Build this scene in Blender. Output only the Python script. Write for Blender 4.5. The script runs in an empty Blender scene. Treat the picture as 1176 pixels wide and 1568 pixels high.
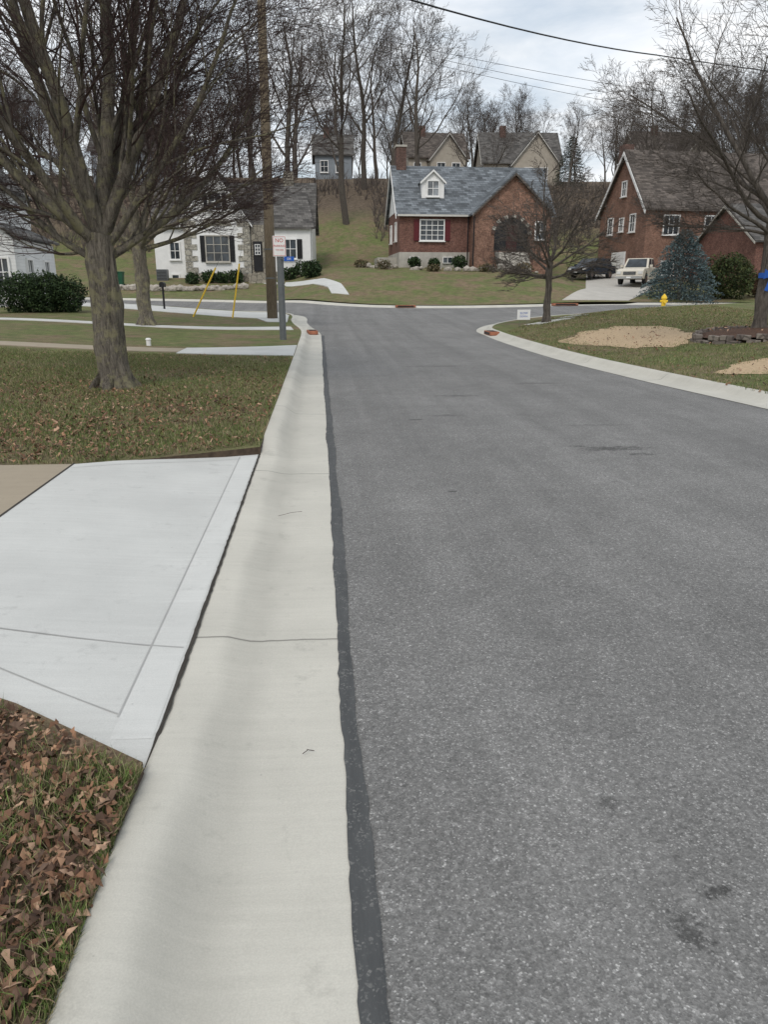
import bpy, bmesh, math, random
import numpy as np
from mathutils import Vector, Matrix, geometry
R=math.radians
random.seed(7)
scene=bpy.context.scene
COL=scene.collection

# ------------------------------------------------------------------ materials
def N(nt,t,**kw):
    n=nt.nodes.new(t)
    for k,v in kw.items(): setattr(n,k,v)
    return n
def newmat(name,rough=.85):
    m=bpy.data.materials.new(name); m.use_nodes=True
    nt=m.node_tree; b=nt.nodes['Principled BSDF']; b.inputs['Roughness'].default_value=rough
    try: b.inputs['Specular IOR Level'].default_value=.3
    except: pass
    return m,nt,b
def noise(nt,vec,scale,detail=4,rough=.6,dist=0):
    n=N(nt,'ShaderNodeTexNoise'); n.inputs['Scale'].default_value=scale; n.inputs['Detail'].default_value=detail
    n.inputs['Roughness'].default_value=rough; n.inputs['Distortion'].default_value=dist
    nt.links.new(vec,n.inputs['Vector']); return n.outputs[0]
def ramp(nt,fac,stops):
    n=N(nt,'ShaderNodeValToRGB'); cr=n.color_ramp
    while len(cr.elements)>1: cr.elements.remove(cr.elements[-1])
    for i,(p,c) in enumerate(stops):
        if not isinstance(c,(tuple,list)): c=(c,c,c)
        e=cr.elements[0] if i==0 else cr.elements.new(p)
        e.position=p; e.color=(*c,1)
    nt.links.new(fac,n.inputs[0]); return n.outputs[0]
def mix(nt,fac,a,b,bt='MIX'):
    n=N(nt,'ShaderNodeMix',data_type='RGBA',blend_type=bt)
    for s,v in ((n.inputs[0],fac),(n.inputs[6],a),(n.inputs[7],b)):
        if hasattr(v,'node'): nt.links.new(v,s)
        elif isinstance(v,(tuple,list)): s.default_value=(*v,1)
        else: s.default_value=v
    return n.outputs[2]
def math_(nt,op,a,b=0,c=None):
    n=N(nt,'ShaderNodeMath',operation=op)
    for s,v in zip(n.inputs,(a,b,c)):
        if v is None: continue
        if hasattr(v,'node'): nt.links.new(v,s)
        else: s.default_value=v
    return n.outputs[0]
def bump(nt,b,h,strength=.3,dist=.01):
    n=N(nt,'ShaderNodeBump'); n.inputs['Strength'].default_value=strength; n.inputs['Distance'].default_value=dist
    nt.links.new(h,n.inputs['Height']); nt.links.new(n.outputs[0],b.inputs['Normal'])
def pos(nt): return N(nt,'ShaderNodeNewGeometry').outputs['Position']
def obc(nt): return N(nt,'ShaderNodeTexCoord').outputs['Object']
def simple(name,c,rough=.7,var=.25,scale=6,metal=0,bmp=0):
    m,nt,b=newmat(name,rough)
    f=noise(nt,obc(nt),scale,5)
    lo=tuple(x*(1-var) for x in c); hi=tuple(min(1,x*(1+var)) for x in c)
    nt.links.new(ramp(nt,f,[(.3,lo),(.7,hi)]),b.inputs['Base Color'])
    b.inputs['Metallic'].default_value=metal
    if bmp: bump(nt,b,f,bmp,.02)
    return m
def lk(nt,a,b): nt.links.new(a,b)

def mat_asphalt():
    m,nt,b=newmat('asphalt',.85); p=pos(nt)
    v=N(nt,'ShaderNodeTexVoronoi'); v.inputs['Scale'].default_value=180; lk(nt,p,v.inputs['Vector'])
    sep=N(nt,'ShaderNodeSeparateColor'); lk(nt,v.outputs['Color'],sep.inputs[0])
    c1=ramp(nt,sep.outputs[0],[(0,.108),(.5,.14),(.87,.170),(.95,.22),(1,.31)])
    v2=N(nt,'ShaderNodeTexVoronoi'); v2.inputs['Scale'].default_value=75; lk(nt,p,v2.inputs['Vector'])
    s2=N(nt,'ShaderNodeSeparateColor'); lk(nt,v2.outputs['Color'],s2.inputs[0])
    c2=ramp(nt,s2.outputs[1],[(0,.82),(.5,.97),(.93,1.07),(1,1.38)])
    c=mix(nt,1,c1,c2,'MULTIPLY')
    n2=noise(nt,p,40,4,.7); c=mix(nt,1,c,ramp(nt,n2,[(.3,.78),(.7,1.18)]),'MULTIPLY')
    big=noise(nt,p,.5,5,.6); c=mix(nt,1,c,ramp(nt,big,[(.3,.87),(.7,1.14)]),'MULTIPLY')
    med=noise(nt,p,3.5,5,.65); c=mix(nt,1,c,ramp(nt,med,[(.3,.91),(.7,1.09)]),'MULTIPLY')
    mp=N(nt,'ShaderNodeMapping'); mp.inputs['Scale'].default_value=(1.6,.05,1); lk(nt,p,mp.inputs[0])
    st=noise(nt,mp.outputs[0],1.3,3); c=mix(nt,1,c,ramp(nt,st,[(.3,.87),(.7,1.13)]),'MULTIPLY')
    sx=N(nt,'ShaderNodeSeparateXYZ'); lk(nt,p,sx.inputs[0])
    wob=noise(nt,p,9,4,.7); wob2=noise(nt,p,45,3,.7)
    for (x,y,rx,ry,s) in [(.96,1.50,.05,.07,.5),(1.08,1.62,.05,.03,.55),(.93,2.02,.04,.04,.4),(1.16,1.40,.03,.04,.5),
                          (3.15,7.6,.4,.12,.5),(2.75,7.75,.10,.05,.5),(3.3,7.3,.18,.06,.45),(2.2,11.8,.35,.12,.35),(1.7,9.9,.25,.08,.3),(3.9,13.3,.5,.14,.3),(3.5,9.0,.4,.1,.25),(2.5,16.5,.8,.2,.25),(1.1,6.0,.05,.03,.5),(2.6,6.2,.04,.02,.6),(1.25,9.6,.1,.05,.5)]:
        dx=math_(nt,'DIVIDE',math_(nt,'SUBTRACT',sx.outputs[0],x),rx); dy=math_(nt,'DIVIDE',math_(nt,'SUBTRACT',sx.outputs[1],y),ry)
        d=math_(nt,'ADD',math_(nt,'MULTIPLY',dx,dx),math_(nt,'MULTIPLY',dy,dy))
        d=math_(nt,'ADD',d,math_(nt,'MULTIPLY',math_(nt,'SUBTRACT',wob,.5),5))
        d=math_(nt,'ADD',d,math_(nt,'MULTIPLY',math_(nt,'SUBTRACT',wob2,.5),4))
        c=mix(nt,1,c,ramp(nt,d,[(.2,(1-s,1-s,1-s)),(1.3,1)]),'MULTIPLY')
    c=mix(nt,1,c,(1.30,1.285,1.25),'MULTIPLY')
    lk(nt,c,b.inputs['Base Color']); bump(nt,b,v.outputs['Distance'],.45,.005)
    return m
def mat_seal():
    m,nt,b=newmat('asphalt_sealant',.7); p=pos(nt)
    mp=N(nt,'ShaderNodeMapping'); mp.inputs['Scale'].default_value=(9,1.2,1); lk(nt,p,mp.inputs[0])
    c=ramp(nt,noise(nt,mp.outputs[0],1,5,.7),[(.3,(.052,.055,.057)),(.7,(.092,.095,.096))])
    v=N(nt,'ShaderNodeTexVoronoi'); v.inputs['Scale'].default_value=160; lk(nt,p,v.inputs['Vector'])
    se=N(nt,'ShaderNodeSeparateColor'); lk(nt,v.outputs['Color'],se.inputs[0])
    spk=math_(nt,'MULTIPLY',ramp(nt,se.outputs[0],[(.70,0),(.85,1)]),ramp(nt,noise(nt,p,11,4,.7),[(.46,0),(.60,1)]))
    c=mix(nt,spk,c,(.16,.16,.155))
    lk(nt,c,b.inputs['Base Color']); bump(nt,b,noise(nt,p,60,3),.3,.004); return m
def mat_concrete(name,base,joint=None,flow_shade=False):
    m,nt,b=newmat(name,.85); p=pos(nt)
    f=noise(nt,p,1.3,5,.6)
    c=ramp(nt,f,[(.3,tuple(x*.90 for x in base)),(.7,tuple(x*1.06 for x in base))])
    n2=noise(nt,p,190,3,.7); c=mix(nt,1,c,ramp(nt,n2,[(.3,.90),(.7,1.07)]),'MULTIPLY')
    mp=N(nt,'ShaderNodeMapping'); mp.inputs['Scale'].default_value=(1.5,30,1); lk(nt,p,mp.inputs[0])
    br=noise(nt,mp.outputs[0],1,4,.7); c=mix(nt,1,c,ramp(nt,br,[(.3,.955),(.7,1.04)]),'MULTIPLY')
    sx=N(nt,'ShaderNodeSeparateXYZ'); lk(nt,p,sx.inputs[0])
    if flow_shade:  # dirt along the flow line, with the kerb roll's shading painted in
        xx=math_(nt,'ADD',sx.outputs[0],math_(nt,'MULTIPLY',math_(nt,'SUBTRACT',noise(nt,p,1.6,4),.5),.16))
        c=mix(nt,1,c,ramp(nt,math_(nt,'ADD',xx,1),[(.50,1.04),(.56,.92),(.66,.88),(.76,.99),(.9,1.03)]),'MULTIPLY')
    if joint:
        per,off=joint
        w=noise(nt,p,3.0,3)
        yy=math_(nt,'ADD',sx.outputs[1],math_(nt,'MULTIPLY',w,.06))
        fr=math_(nt,'FRACT',math_(nt,'DIVIDE',math_(nt,'SUBTRACT',yy,off),per))
        d=math_(nt,'ABSOLUTE',math_(nt,'SUBTRACT',fr,.5))
        c=mix(nt,1,c,ramp(nt,math_(nt,'MULTIPLY',d,per),[(.003,.42),(.010,1.0)]),'MULTIPLY')
    v=N(nt,'ShaderNodeTexVoronoi'); v.inputs['Scale'].default_value=5; lk(nt,p,v.inputs['Vector'])
    c=mix(nt,1,c,ramp(nt,v.outputs['Distance'],[(.012,.6),(.03,1)]),'MULTIPLY')
    dn=noise(nt,p,6,6,.75); c=mix(nt,1,c,ramp(nt,dn,[(.30,.86),(.42,1)]),'MULTIPLY')
    lk(nt,c,b.inputs['Base Color']); bump(nt,b,n2,.15,.003)
    return m
def mat_lawn(name,green=.5,hill=False):
    m,nt,b=newmat(name,.95); p=pos(nt)
    f=noise(nt,p,45,6,.75)
    g=ramp(nt,f,[(.28,(.042,.055,.018)),(.5,(.12,.145,.048)),(.72,(.235,.25,.095))])
    br=ramp(nt,noise(nt,p,32,6,.8),[(.3,(.055,.037,.026)),(.5,(.19,.135,.085)),(.7,(.38,.29,.20))])
    k=noise(nt,p,.55,6,.75)
    k2=ramp(nt,k,[(green-.10,0),(green+.10,1)])
    c=mix(nt,k2,g,br)
    c=mix(nt,1,c,ramp(nt,noise(nt,p,2.6,5,.7),[(.3,.68),(.7,1.25)]),'MULTIPLY')
    if hill:
        sx=N(nt,'ShaderNodeSeparateXYZ'); lk(nt,p,sx.inputs[0])
        z=math_(nt,'ADD',sx.outputs[2],math_(nt,'MULTIPLY',math_(nt,'SUBTRACT',noise(nt,p,.15,5),.5),6))
        fz=ramp(nt,math_(nt,'DIVIDE',z,20),[(.27,0),(.42,1)])
        gx=math_(nt,'ABSOLUTE',math_(nt,'SUBTRACT',sx.outputs[0],math_(nt,'MULTIPLY',sx.outputs[1],.035)))
        gm=ramp(nt,math_(nt,'DIVIDE',gx,20),[(.16,0),(.26,1)])
        fz=math_(nt,'MULTIPLY',fz,math_(nt,'MAXIMUM',gm,ramp(nt,math_(nt,'DIVIDE',sx.outputs[2],20),[(.38,0),(.50,1)])))
        wood=ramp(nt,noise(nt,p,3,7,.8),[(.3,(.055,.04,.028)),(.5,(.14,.105,.073)),(.7,(.25,.20,.145))])
        c=mix(nt,fz,c,wood)
    lk(nt,c,b.inputs['Base Color']); bump(nt,b,f,.8,.03)
    return m
def mat_vc(name,rough=.8):
    m,nt,b=newmat(name,rough)
    a=N(nt,'ShaderNodeAttribute',attribute_name='col'); lk(nt,a.outputs['Color'],b.inputs['Base Color'])
    return m
def mat_brick(name,a,bb,mortar):
    m,nt,b=newmat(name,.9); o=obc(nt)
    s=N(nt,'ShaderNodeSeparateXYZ'); lk(nt,o,s.inputs[0])
    cx=N(nt,'ShaderNodeCombineXYZ'); lk(nt,math_(nt,'ADD',s.outputs[0],s.outputs[1]),cx.inputs[0]); lk(nt,s.outputs[2],cx.inputs[1])
    t=N(nt,'ShaderNodeTexBrick'); lk(nt,cx.outputs[0],t.inputs['Vector'])
    t.inputs['Color1'].default_value=(*a,1); t.inputs['Color2'].default_value=(*bb,1); t.inputs['Mortar'].default_value=(*mortar,1)
    t.inputs['Scale'].default_value=1; t.inputs['Brick Width'].default_value=.22; t.inputs['Row Height'].default_value=.075; t.inputs['Mortar Size'].default_value=.008
    f=noise(nt,o,1.5,6,.7)
    c=mix(nt,1,t.outputs[0],ramp(nt,f,[(.3,.65),(.7,1.3)]),'MULTIPLY')
    c=mix(nt,1,c,ramp(nt,noise(nt,o,9,3,.7),[(.35,.65),(.65,1.35)]),'MULTIPLY')
    lk(nt,c,b.inputs['Base Color']); return m
def mat_stone(name,a,bb,sc=2.5):
    m,nt,b=newmat(name,.9); o=obc(nt)
    v=N(nt,'ShaderNodeTexVoronoi'); v.inputs['Scale'].default_value=sc; lk(nt,o,v.inputs['Vector'])
    s=N(nt,'ShaderNodeSeparateColor'); lk(nt,v.outputs['Color'],s.inputs[0])
    c=mix(nt,s.outputs[0],a,bb)
    e=N(nt,'ShaderNodeTexVoronoi',feature='DISTANCE_TO_EDGE'); e.inputs['Scale'].default_value=sc; lk(nt,o,e.inputs['Vector'])
    c=mix(nt,1,c,ramp(nt,e.outputs[0],[(.02,.5),(.08,1)]),'MULTIPLY')
    c=mix(nt,1,c,ramp(nt,noise(nt,o,12,4),[(.3,.8),(.7,1.15)]),'MULTIPLY')
    lk(nt,c,b.inputs['Base Color']); bump(nt,b,e.outputs[0],.4,.05); return m
def mat_roof(name,c0):
    m,nt,b=newmat(name,.9); o=obc(nt)
    s=N(nt,'ShaderNodeSeparateXYZ'); lk(nt,o,s.inputs[0])
    cx=N(nt,'ShaderNodeCombineXYZ'); lk(nt,math_(nt,'ADD',s.outputs[0],math_(nt,'MULTIPLY',s.outputs[1],.3)),cx.inputs[0]); lk(nt,s.outputs[2],cx.inputs[1])
    t=N(nt,'ShaderNodeTexBrick'); lk(nt,cx.outputs[0],t.inputs['Vector'])
    t.inputs['Color1'].default_value=(*[x*.6 for x in c0],1); t.inputs['Color2'].default_value=(*[x*1.5 for x in c0],1); t.inputs['Mortar'].default_value=(*[x*.5 for x in c0],1)
    t.inputs['Scale'].default_value=1; t.inputs['Brick Width'].default_value=.45; t.inputs['Row Height'].default_value=.16; t.inputs['Mortar Size'].default_value=.012
    c=mix(nt,1,t.outputs[0],ramp(nt,noise(nt,o,1.2,5),[(.3,.75),(.7,1.25)]),'MULTIPLY')
    lk(nt,c,b.inputs['Base Color']); return m
def mat_siding(name,c0):
    m,nt,b=newmat(name,.6); o=obc(nt)
    s=N(nt,'ShaderNodeSeparateXYZ'); lk(nt,o,s.inputs[0])
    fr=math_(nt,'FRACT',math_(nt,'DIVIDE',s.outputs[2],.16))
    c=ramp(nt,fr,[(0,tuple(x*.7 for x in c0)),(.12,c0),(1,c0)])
    c=mix(nt,1,c,ramp(nt,noise(nt,o,1.5,4),[(.3,.88),(.7,1.05)]),'MULTIPLY')
    lk(nt,c,b.inputs['Base Color']); return m
def mat_bark(name,a,bb,lichen=None):
    m,nt,b=newmat(name,.95); o=obc(nt)
    mp=N(nt,'ShaderNodeMapping'); mp.inputs['Scale'].default_value=(16,16,2.4); lk(nt,o,mp.inputs[0])
    f=noise(nt,mp.outputs[0],1.6,7,.75,.8)
    c=ramp(nt,f,[(.34,a),(.5,tuple((x+y)/2 for x,y in zip(a,bb))),(.66,bb)])
    if lichen: c=mix(nt,ramp(nt,noise(nt,o,4,6,.75),[(.50,0),(.60,.85)]),c,lichen)
    lk(nt,c,b.inputs['Base Color']); bump(nt,b,f,1,.06); return m
def mat_glass(name,c=(.02,.025,.03)):
    m,nt,b=newmat(name,.08); b.inputs['Specular IOR Level'].default_value=.6
    f=noise(nt,obc(nt),1.2,2); lk(nt,ramp(nt,f,[(.4,c),(.6,tuple(x*2.5 for x in c))]),b.inputs['Base Color']); return m

ASPH=mat_asphalt()
CURBF=mat_concrete('gutter_concrete',(.52,.505,.45),joint=(3.4,1.63),flow_shade=True)
CURB=mat_concrete('kerb_concrete',(.52,.505,.45),joint=(3.4,1.63))
CONC=mat_concrete('new_concrete',(.55,.555,.535))
OLDC=mat_concrete('old_concrete',(.34,.29,.22))
SEAL=mat_seal()
JOINT=simple('joint_filler',(.045,.04,.034),.9)
SOIL=simple('cut_soil',(.07,.05,.035),.95,.4,20)
LAWN=mat_lawn('lawn_grass',.53); LAWNL=mat_lawn('leafy_lawn',.40); LAWNF=mat_lawn('hill_grass',.52,True)
DIRT=simple('straw_seeded_soil',(.44,.33,.21),.95,.3,25)
MULCH=simple('mulch',(.08,.045,.03),.95,.6,30,bmp=.8)
VC=mat_vc('leaf_blades'); 
BRICK=mat_brick('red_brick',(.13,.052,.04),(.19,.085,.062),(.18,.14,.12))
BRICK2=mat_brick('brown_brick',(.17,.082,.055),(.25,.13,.09),(.22,.18,.15))
CHIM=mat_brick('chimney_brick',(.085,.045,.036),(.13,.07,.055),(.13,.11,.10))
STONE=mat_stone('fieldstone',(.36,.33,.27),(.20,.18,.15))
BLOCK=mat_stone('edging_block',(.24,.21,.18),(.12,.10,.09),4)
QUOIN=mat_stone('limestone_quoin',(.42,.40,.34),(.30,.28,.24),3)
FOUND=simple('foundation_render',(.40,.38,.34),.9,.2,2)
SLATE=mat_roof('slate_blue_shingle',(.135,.15,.165)); DARKR=mat_roof('dark_shingle',(.10,.095,.09)); BRNR=mat_roof('brown_shingle',(.10,.085,.075))
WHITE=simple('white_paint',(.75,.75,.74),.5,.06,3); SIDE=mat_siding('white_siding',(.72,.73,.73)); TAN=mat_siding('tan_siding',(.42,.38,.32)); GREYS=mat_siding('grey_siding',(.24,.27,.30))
TRIM=simple('weathered_trim',(.55,.54,.51),.6,.1)
MAROON=simple('maroon_paint',(.11,.015,.02),.5,.1); BLACK=simple('black_paint',(.015,.015,.017),.4,.2); GLASS=mat_glass('window_glass')
BLUEG=mat_glass('blinds_glass',(.12,.13,.14))
BARK=mat_bark('maple_bark',(.045,.038,.032),(.27,.24,.195),(.27,.25,.15)); TWIG=mat_bark('twig_bark',(.055,.036,.036),(.135,.09,.08))
FBARK=mat_bark('far_bark',(.05,.042,.036),(.16,.14,.12)); FTWIG=mat_bark('far_twig',(.07,.057,.05),(.15,.125,.11))
SBARK=mat_bark('street_tree_bark',(.05,.042,.036),(.20,.175,.15)); STWIG=mat_bark('street_tree_twig',(.08,.068,.06),(.18,.155,.135))
POLEM=mat_bark('weathered_pole',(.12,.095,.065),(.26,.21,.15))
STEEL=simple('galvanised_steel',(.14,.15,.155),.5,.15,5,metal=.3)
YEL=simple('yellow_plastic',(.75,.50,.04),.5,.1); RED=simple('sign_red',(.5,.02,.02),.5,.05); BLUE=simple('sign_blue',(.02,.10,.42),.5,.05); ORANGE=simple('inlet_orange',(.30,.12,.07),.8,.3)
GREENB=simple('green_bin',(.02,.09,.05),.5,.1); ROCK=simple('rock',(.34,.31,.27),.9,.35,4,bmp=.5)
RUBBER=simple('rubber',(.02,.02,.02),.8,.2); CHROME=simple('chrome',(.5,.5,.5),.2,.05,metal=.9); LAMPG=simple('headlamp',(.6,.6,.58),.15,.1)

# ------------------------------------------------------------------ mesh builder
class MB:
    def __init__(s): s.v=[];s.f=[];s.m=[];s.mats=[];s.c=[]
    def mi(s,mat):
        if mat not in s.mats: s.mats.append(mat)
        return s.mats.index(mat)
    def add(s,vs,fs,mat):
        o=len(s.v); s.v+=[tuple(v) for v in vs]; s.f+=[tuple(i+o for i in f) for f in fs]; s.m+=[s.mi(mat)]*len(fs)
    def box(s,c,sz,mat,M=None):
        vs=[Vector((x*sz[0]/2,y*sz[1]/2,z*sz[2]/2)) for x in(-1,1) for y in(-1,1) for z in(-1,1)]
        if M: vs=[M@v for v in vs]
        c=Vector(c); vs=[v+c for v in vs]
        s.add(vs,[(0,1,3,2),(4,6,7,5),(0,4,5,1),(2,3,7,6),(0,2,6,4),(1,5,7,3)],mat)
    def ext(s,pts,d,mat):
        n=len(pts); pts=[Vector(p) for p in pts]; d=Vector(d)
        s.add(pts+[p+d for p in pts],[tuple(range(n)),tuple(range(2*n-1,n-1,-1))]+[(i,(i+1)%n,n+(i+1)%n,n+i) for i in range(n)],mat)
    def tube(s,pts,rad,n,mat,cap=True):
        vs=[];fs=[]; pts=[Vector(p) for p in pts]
        for i,p in enumerate(pts):
            d=(pts[min(i+1,len(pts)-1)]-pts[max(i-1,0)])
            if d.length<1e-9: d=Vector((0,0,1))
            d.normalize(); a=d.cross(Vector((0,0,1)) if abs(d.z)<.9 else Vector((1,0,0))).normalized(); b=d.cross(a)
            r=rad[i] if hasattr(rad,'__len__') else rad
            for k in range(n):
                t=2*math.pi*k/n; vs.append(p+(a*math.cos(t)+b*math.sin(t))*r)
        for i in range(len(pts)-1):
            for k in range(n): fs.append((i*n+k,i*n+(k+1)%n,(i+1)*n+(k+1)%n,(i+1)*n+k))
        if cap: fs.append(tuple(range(n-1,-1,-1))); fs.append(tuple((len(pts)-1)*n+k for k in range(n)))
        s.add(vs,fs,mat)
    def mesh(s,name,smooth=False,recalc=True):
        me=bpy.data.meshes.new(name); me.from_pydata(s.v,[],s.f)
        for m in s.mats: me.materials.append(m)
        me.polygons.foreach_set('material_index',s.m)
        if smooth: me.polygons.foreach_set('use_smooth',[True]*len(s.f))
        if recalc:
            bm=bmesh.new(); bm.from_mesh(me); bmesh.ops.recalc_face_normals(bm,faces=bm.faces); bm.to_mesh(me); bm.free()
        me.update(); return me
    def obj(s,name,parent=None,smooth=False,bevel=0,recalc=True):
        o=bpy.data.objects.new(name,s.mesh(name,smooth,recalc)); COL.objects.link(o)
        if parent: o.parent=parent
        if bevel:
            m=o.modifiers.new('b','BEVEL'); m.width=bevel; m.segments=2; m.limit_method='ANGLE'
        return o
def empty(name,loc,rot=0):
    e=bpy.data.objects.new(name,None); COL.objects.link(e); e.location=loc; e.rotation_euler=(0,0,rot); return e
def colmesh(name,verts,faces,cols,mat=VC,parent=None):
    me=bpy.data.meshes.new(name)
    verts=np.asarray(verts,dtype=np.float32); nv=len(verts)
    me.from_pydata(verts.tolist(),[],faces if isinstance(faces,list) else faces.tolist())
    a=me.attributes.new('col','FLOAT_COLOR','POINT')
    c=np.ones((nv,4),dtype=np.float32); c[:,:3]=cols; a.data.foreach_set('color',c.ravel())
    me.materials.append(mat); o=bpy.data.objects.new(name,me); COL.objects.link(o)
    if parent: o.parent=parent
    return o

# ------------------------------------------------------------------ terrain
PM=([-50,18,24,30,36,40,44,46,48,51,56,60,66,72,80,95,110,130,200,500],[0,0,.04,.14,.28,.38,.50,.60,1.0,1.7,2.55,3.05,3.35,4.5,7.6,12.8,16.0,17.5,19,20])
PL=([-50,18,24,30,36,40,44,47,55,58,63,68,75,95,110,130,200,500],[0,0,.04,.14,.28,.38,.50,.66,1.0,1.6,2.3,2.7,4.8,12.0,16.0,17.5,19,20])
PR=([-50,18,24,30,36,40,44,47,54,60,66,72,80,95,110,130,200,500],[0,0,.04,.14,.28,.38,.50,.75,1.5,2.0,2.6,4.2,7.8,12.8,16.0,17.5,19,20])
def ss(t): t=min(1,max(0,t)); return t*t*(3-2*t)
def prof(P,y): return sum(float(np.interp(y+d,P[0],P[1])) for d in(-1.5,-.75,0,.75,1.5))/5
def H(x,y):
    a=ss((x+4)/6); b=ss((x-15)/6)
    l=prof(PL,y) if a<1 else 0; m=prof(PM,y); r=prof(PR,y) if b>0 else 0
    v=l*(1-a)+m*a
    v=v*(1-b)+r*b
    if y>66: v+=.5*math.sin(x*.13+1)*min(1,(y-66)/20)*math.cos(y*.07)
    return v
def catmull(P,step=.5):
    out=[]
    P=[Vector((p[0],p[1])) for p in P]
    for i in range(len(P)-1):
        p0=P[max(i-1,0)];p1=P[i];p2=P[i+1];p3=P[min(i+2,len(P)-1)]
        n=max(1,int((p2-p1).length/step))
        for k in range(n):
            t=k/n
            out.append(.5*((2*p1)+(-p0+p2)*t+(2*p0-5*p1+4*p2-p3)*t*t+(-p0+3*p1-3*p2+p3)*t**3))
    out.append(P[-1]); return out
def offs(path,d):
    out=[]
    for i,p in enumerate(path):
        t=(path[min(i+1,len(path)-1)]-path[max(i-1,0)]).normalized()
        out.append(p+Vector((-t.y,t.x))*d)
    return out
def inpoly(px,py,poly):
    inside=np.zeros(len(px),bool); n=len(poly); j=n-1
    for i in range(n):
        xi,yi=poly[i];xj,yj=poly[j]
        if yi!=yj:
            c=((yi>py)!=(yj>py))&(px<(xj-xi)*(py-yi)/(yj-yi)+xi); inside^=c
        j=i
    return inside
def drape(name,poly,zf,mat,step=1.,skirt=0,dens=True,smat=None):
    poly=[(float(p[0]),float(p[1])) for p in poly]
    b=[]
    for i in range(len(poly)):
        p=poly[i];q=poly[(i+1)%len(poly)]; n=max(1,int(math.dist(p,q)/step)) if dens else 1
        for k in range(n): b.append((p[0]+(q[0]-p[0])*k/n,p[1]+(q[1]-p[1])*k/n))
    xs=[p[0] for p in b];ys=[p[1] for p in b]
    gx,gy=np.meshgrid(np.arange(min(xs)+step/2,max(xs),step),np.arange(min(ys)+step/2,max(ys),step)); gx=gx.ravel();gy=gy.ravel()
    k=inpoly(gx,gy,b); nb=len(b)
    co=[Vector(p) for p in b]+[Vector((x,y)) for x,y in zip(gx[k],gy[k])]
    v,e,f,_,_,_=geometry.delaunay_2d_cdt(co,[(i,(i+1)%nb) for i in range(nb)],[list(range(nb))],1,1e-6)
    vs=[(p.x,p.y,zf(p.x,p.y)) for p in v]
    mb=MB(); mb.add(vs,[tuple(x) for x in f],mat)
    if skirt:
        n=len(b); bb=[(x,y,zf(x,y)) for x,y in b]+[(x,y,zf(x,y)-skirt) for x,y in b]
        mb.add(bb,[(i,(i+1)%n,n+(i+1)%n,n+i) for i in range(n)],smat or mat)
    o=mb.obj(name,recalc=False)
    bm=bmesh.new(); bm.from_mesh(o.data)
    for fc in bm.faces:
        if fc.normal.z<-.1: fc.normal_flip()
        if abs(fc.normal.z)>.2: fc.smooth=True
    bm.to_mesh(o.data); bm.free()
    return o

GX=.055
LP=catmull([(GX,-4),(GX,4),(GX,10),(GX,20),(GX,26),(-.07,28.5),(-.35,31),(-.55,33.5),(-.6,36.3),(-.95,38.6),(-2.2,40.2),(-4.7,41.3),(-9,42.7),(-20,46.5),(-45,55)],.35)
FP=catmull([(-45,64),(-20,55),(-9,51.5),(-3,49),(0.5,46.4),(4,45),(8,44.7),(12,45.2),(17,46),(24,46),(45,45)],.5)
RP=catmull([(45,39),(24,40),(17,39.6),(13,38),(9.8,35.4),(7.3,32),(6.05,29),(5.75,26),(5.7,19),(5.95,14),(6.35,10),(6.9,4),(7.3,-4)],.4)
drape('road',LP+FP+RP,lambda x,y:H(x,y)+.0,ASPH,1.0,dens=False)

def llz(x,y): return H(x,y)+.125+.36*ss((-x-2.5)/10)*ss((46-y)/8+.4)
def flz(x,y): return H(x,y)+.12
RL=offs(RP,.58)
RLpoly=[(p.x,p.y) for p in RL]+[(45,-4)]
_rl=np.array([(p.x,p.y) for p in RL])
def rlz(x,y):
    d=float(np.min(np.hypot(_rl[:,0]-x,_rl[:,1]-y)))
    return H(x,y)+.12+.42*ss(d/4.5)+.4*ss((x-10)/20)

def curb(name,path,w,hf,mat):
    prof_=[(0,.006),(w*.3,.010),(w*.54,.016),(w*.62,.030),(w*.69,.066),(w*.76,.106),(w*.81,.124),(w*.86,.131),(w*.97,.136),(w,.124),(w+.003,-.12)]
    mb=MB(); vs=[];n=len(prof_)
    rows=[offs(path,o) for o,_ in prof_]
    for i in range(len(path)):
        k=hf(path[i].x,path[i].y)
        for j,(o,h) in enumerate(prof_):
            q=rows[j][i]; hh=.006+(h-.006)*(k if j<n-1 else 1); vs.append((q.x,q.y,H(path[i].x,path[i].y)+hh))
    fs=[(i*n+j,i*n+j+1,(i+1)*n+j+1,(i+1)*n+j) for i in range(len(path)-1) for j in range(n-1)]
    mb.add(vs,fs,mat); o=mb.obj(name,smooth=True)
    return o
def hl(x,y):
    k=1
    for a,b in((2.3,7.5),): k=min(k,1-.68*ss((y-a+.5)/.7)*ss((b+.5-y)/.7))
    return k
KW=.69
curb('kerb',LP,KW,hl,CURBF)
curb('kerb',FP,.62,lambda x,y:1-.7*ss((x-14.5)/1)*ss((20-x)/1),CURB)
curb('kerb',RP,.60,lambda x,y:1,CURB)

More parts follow.
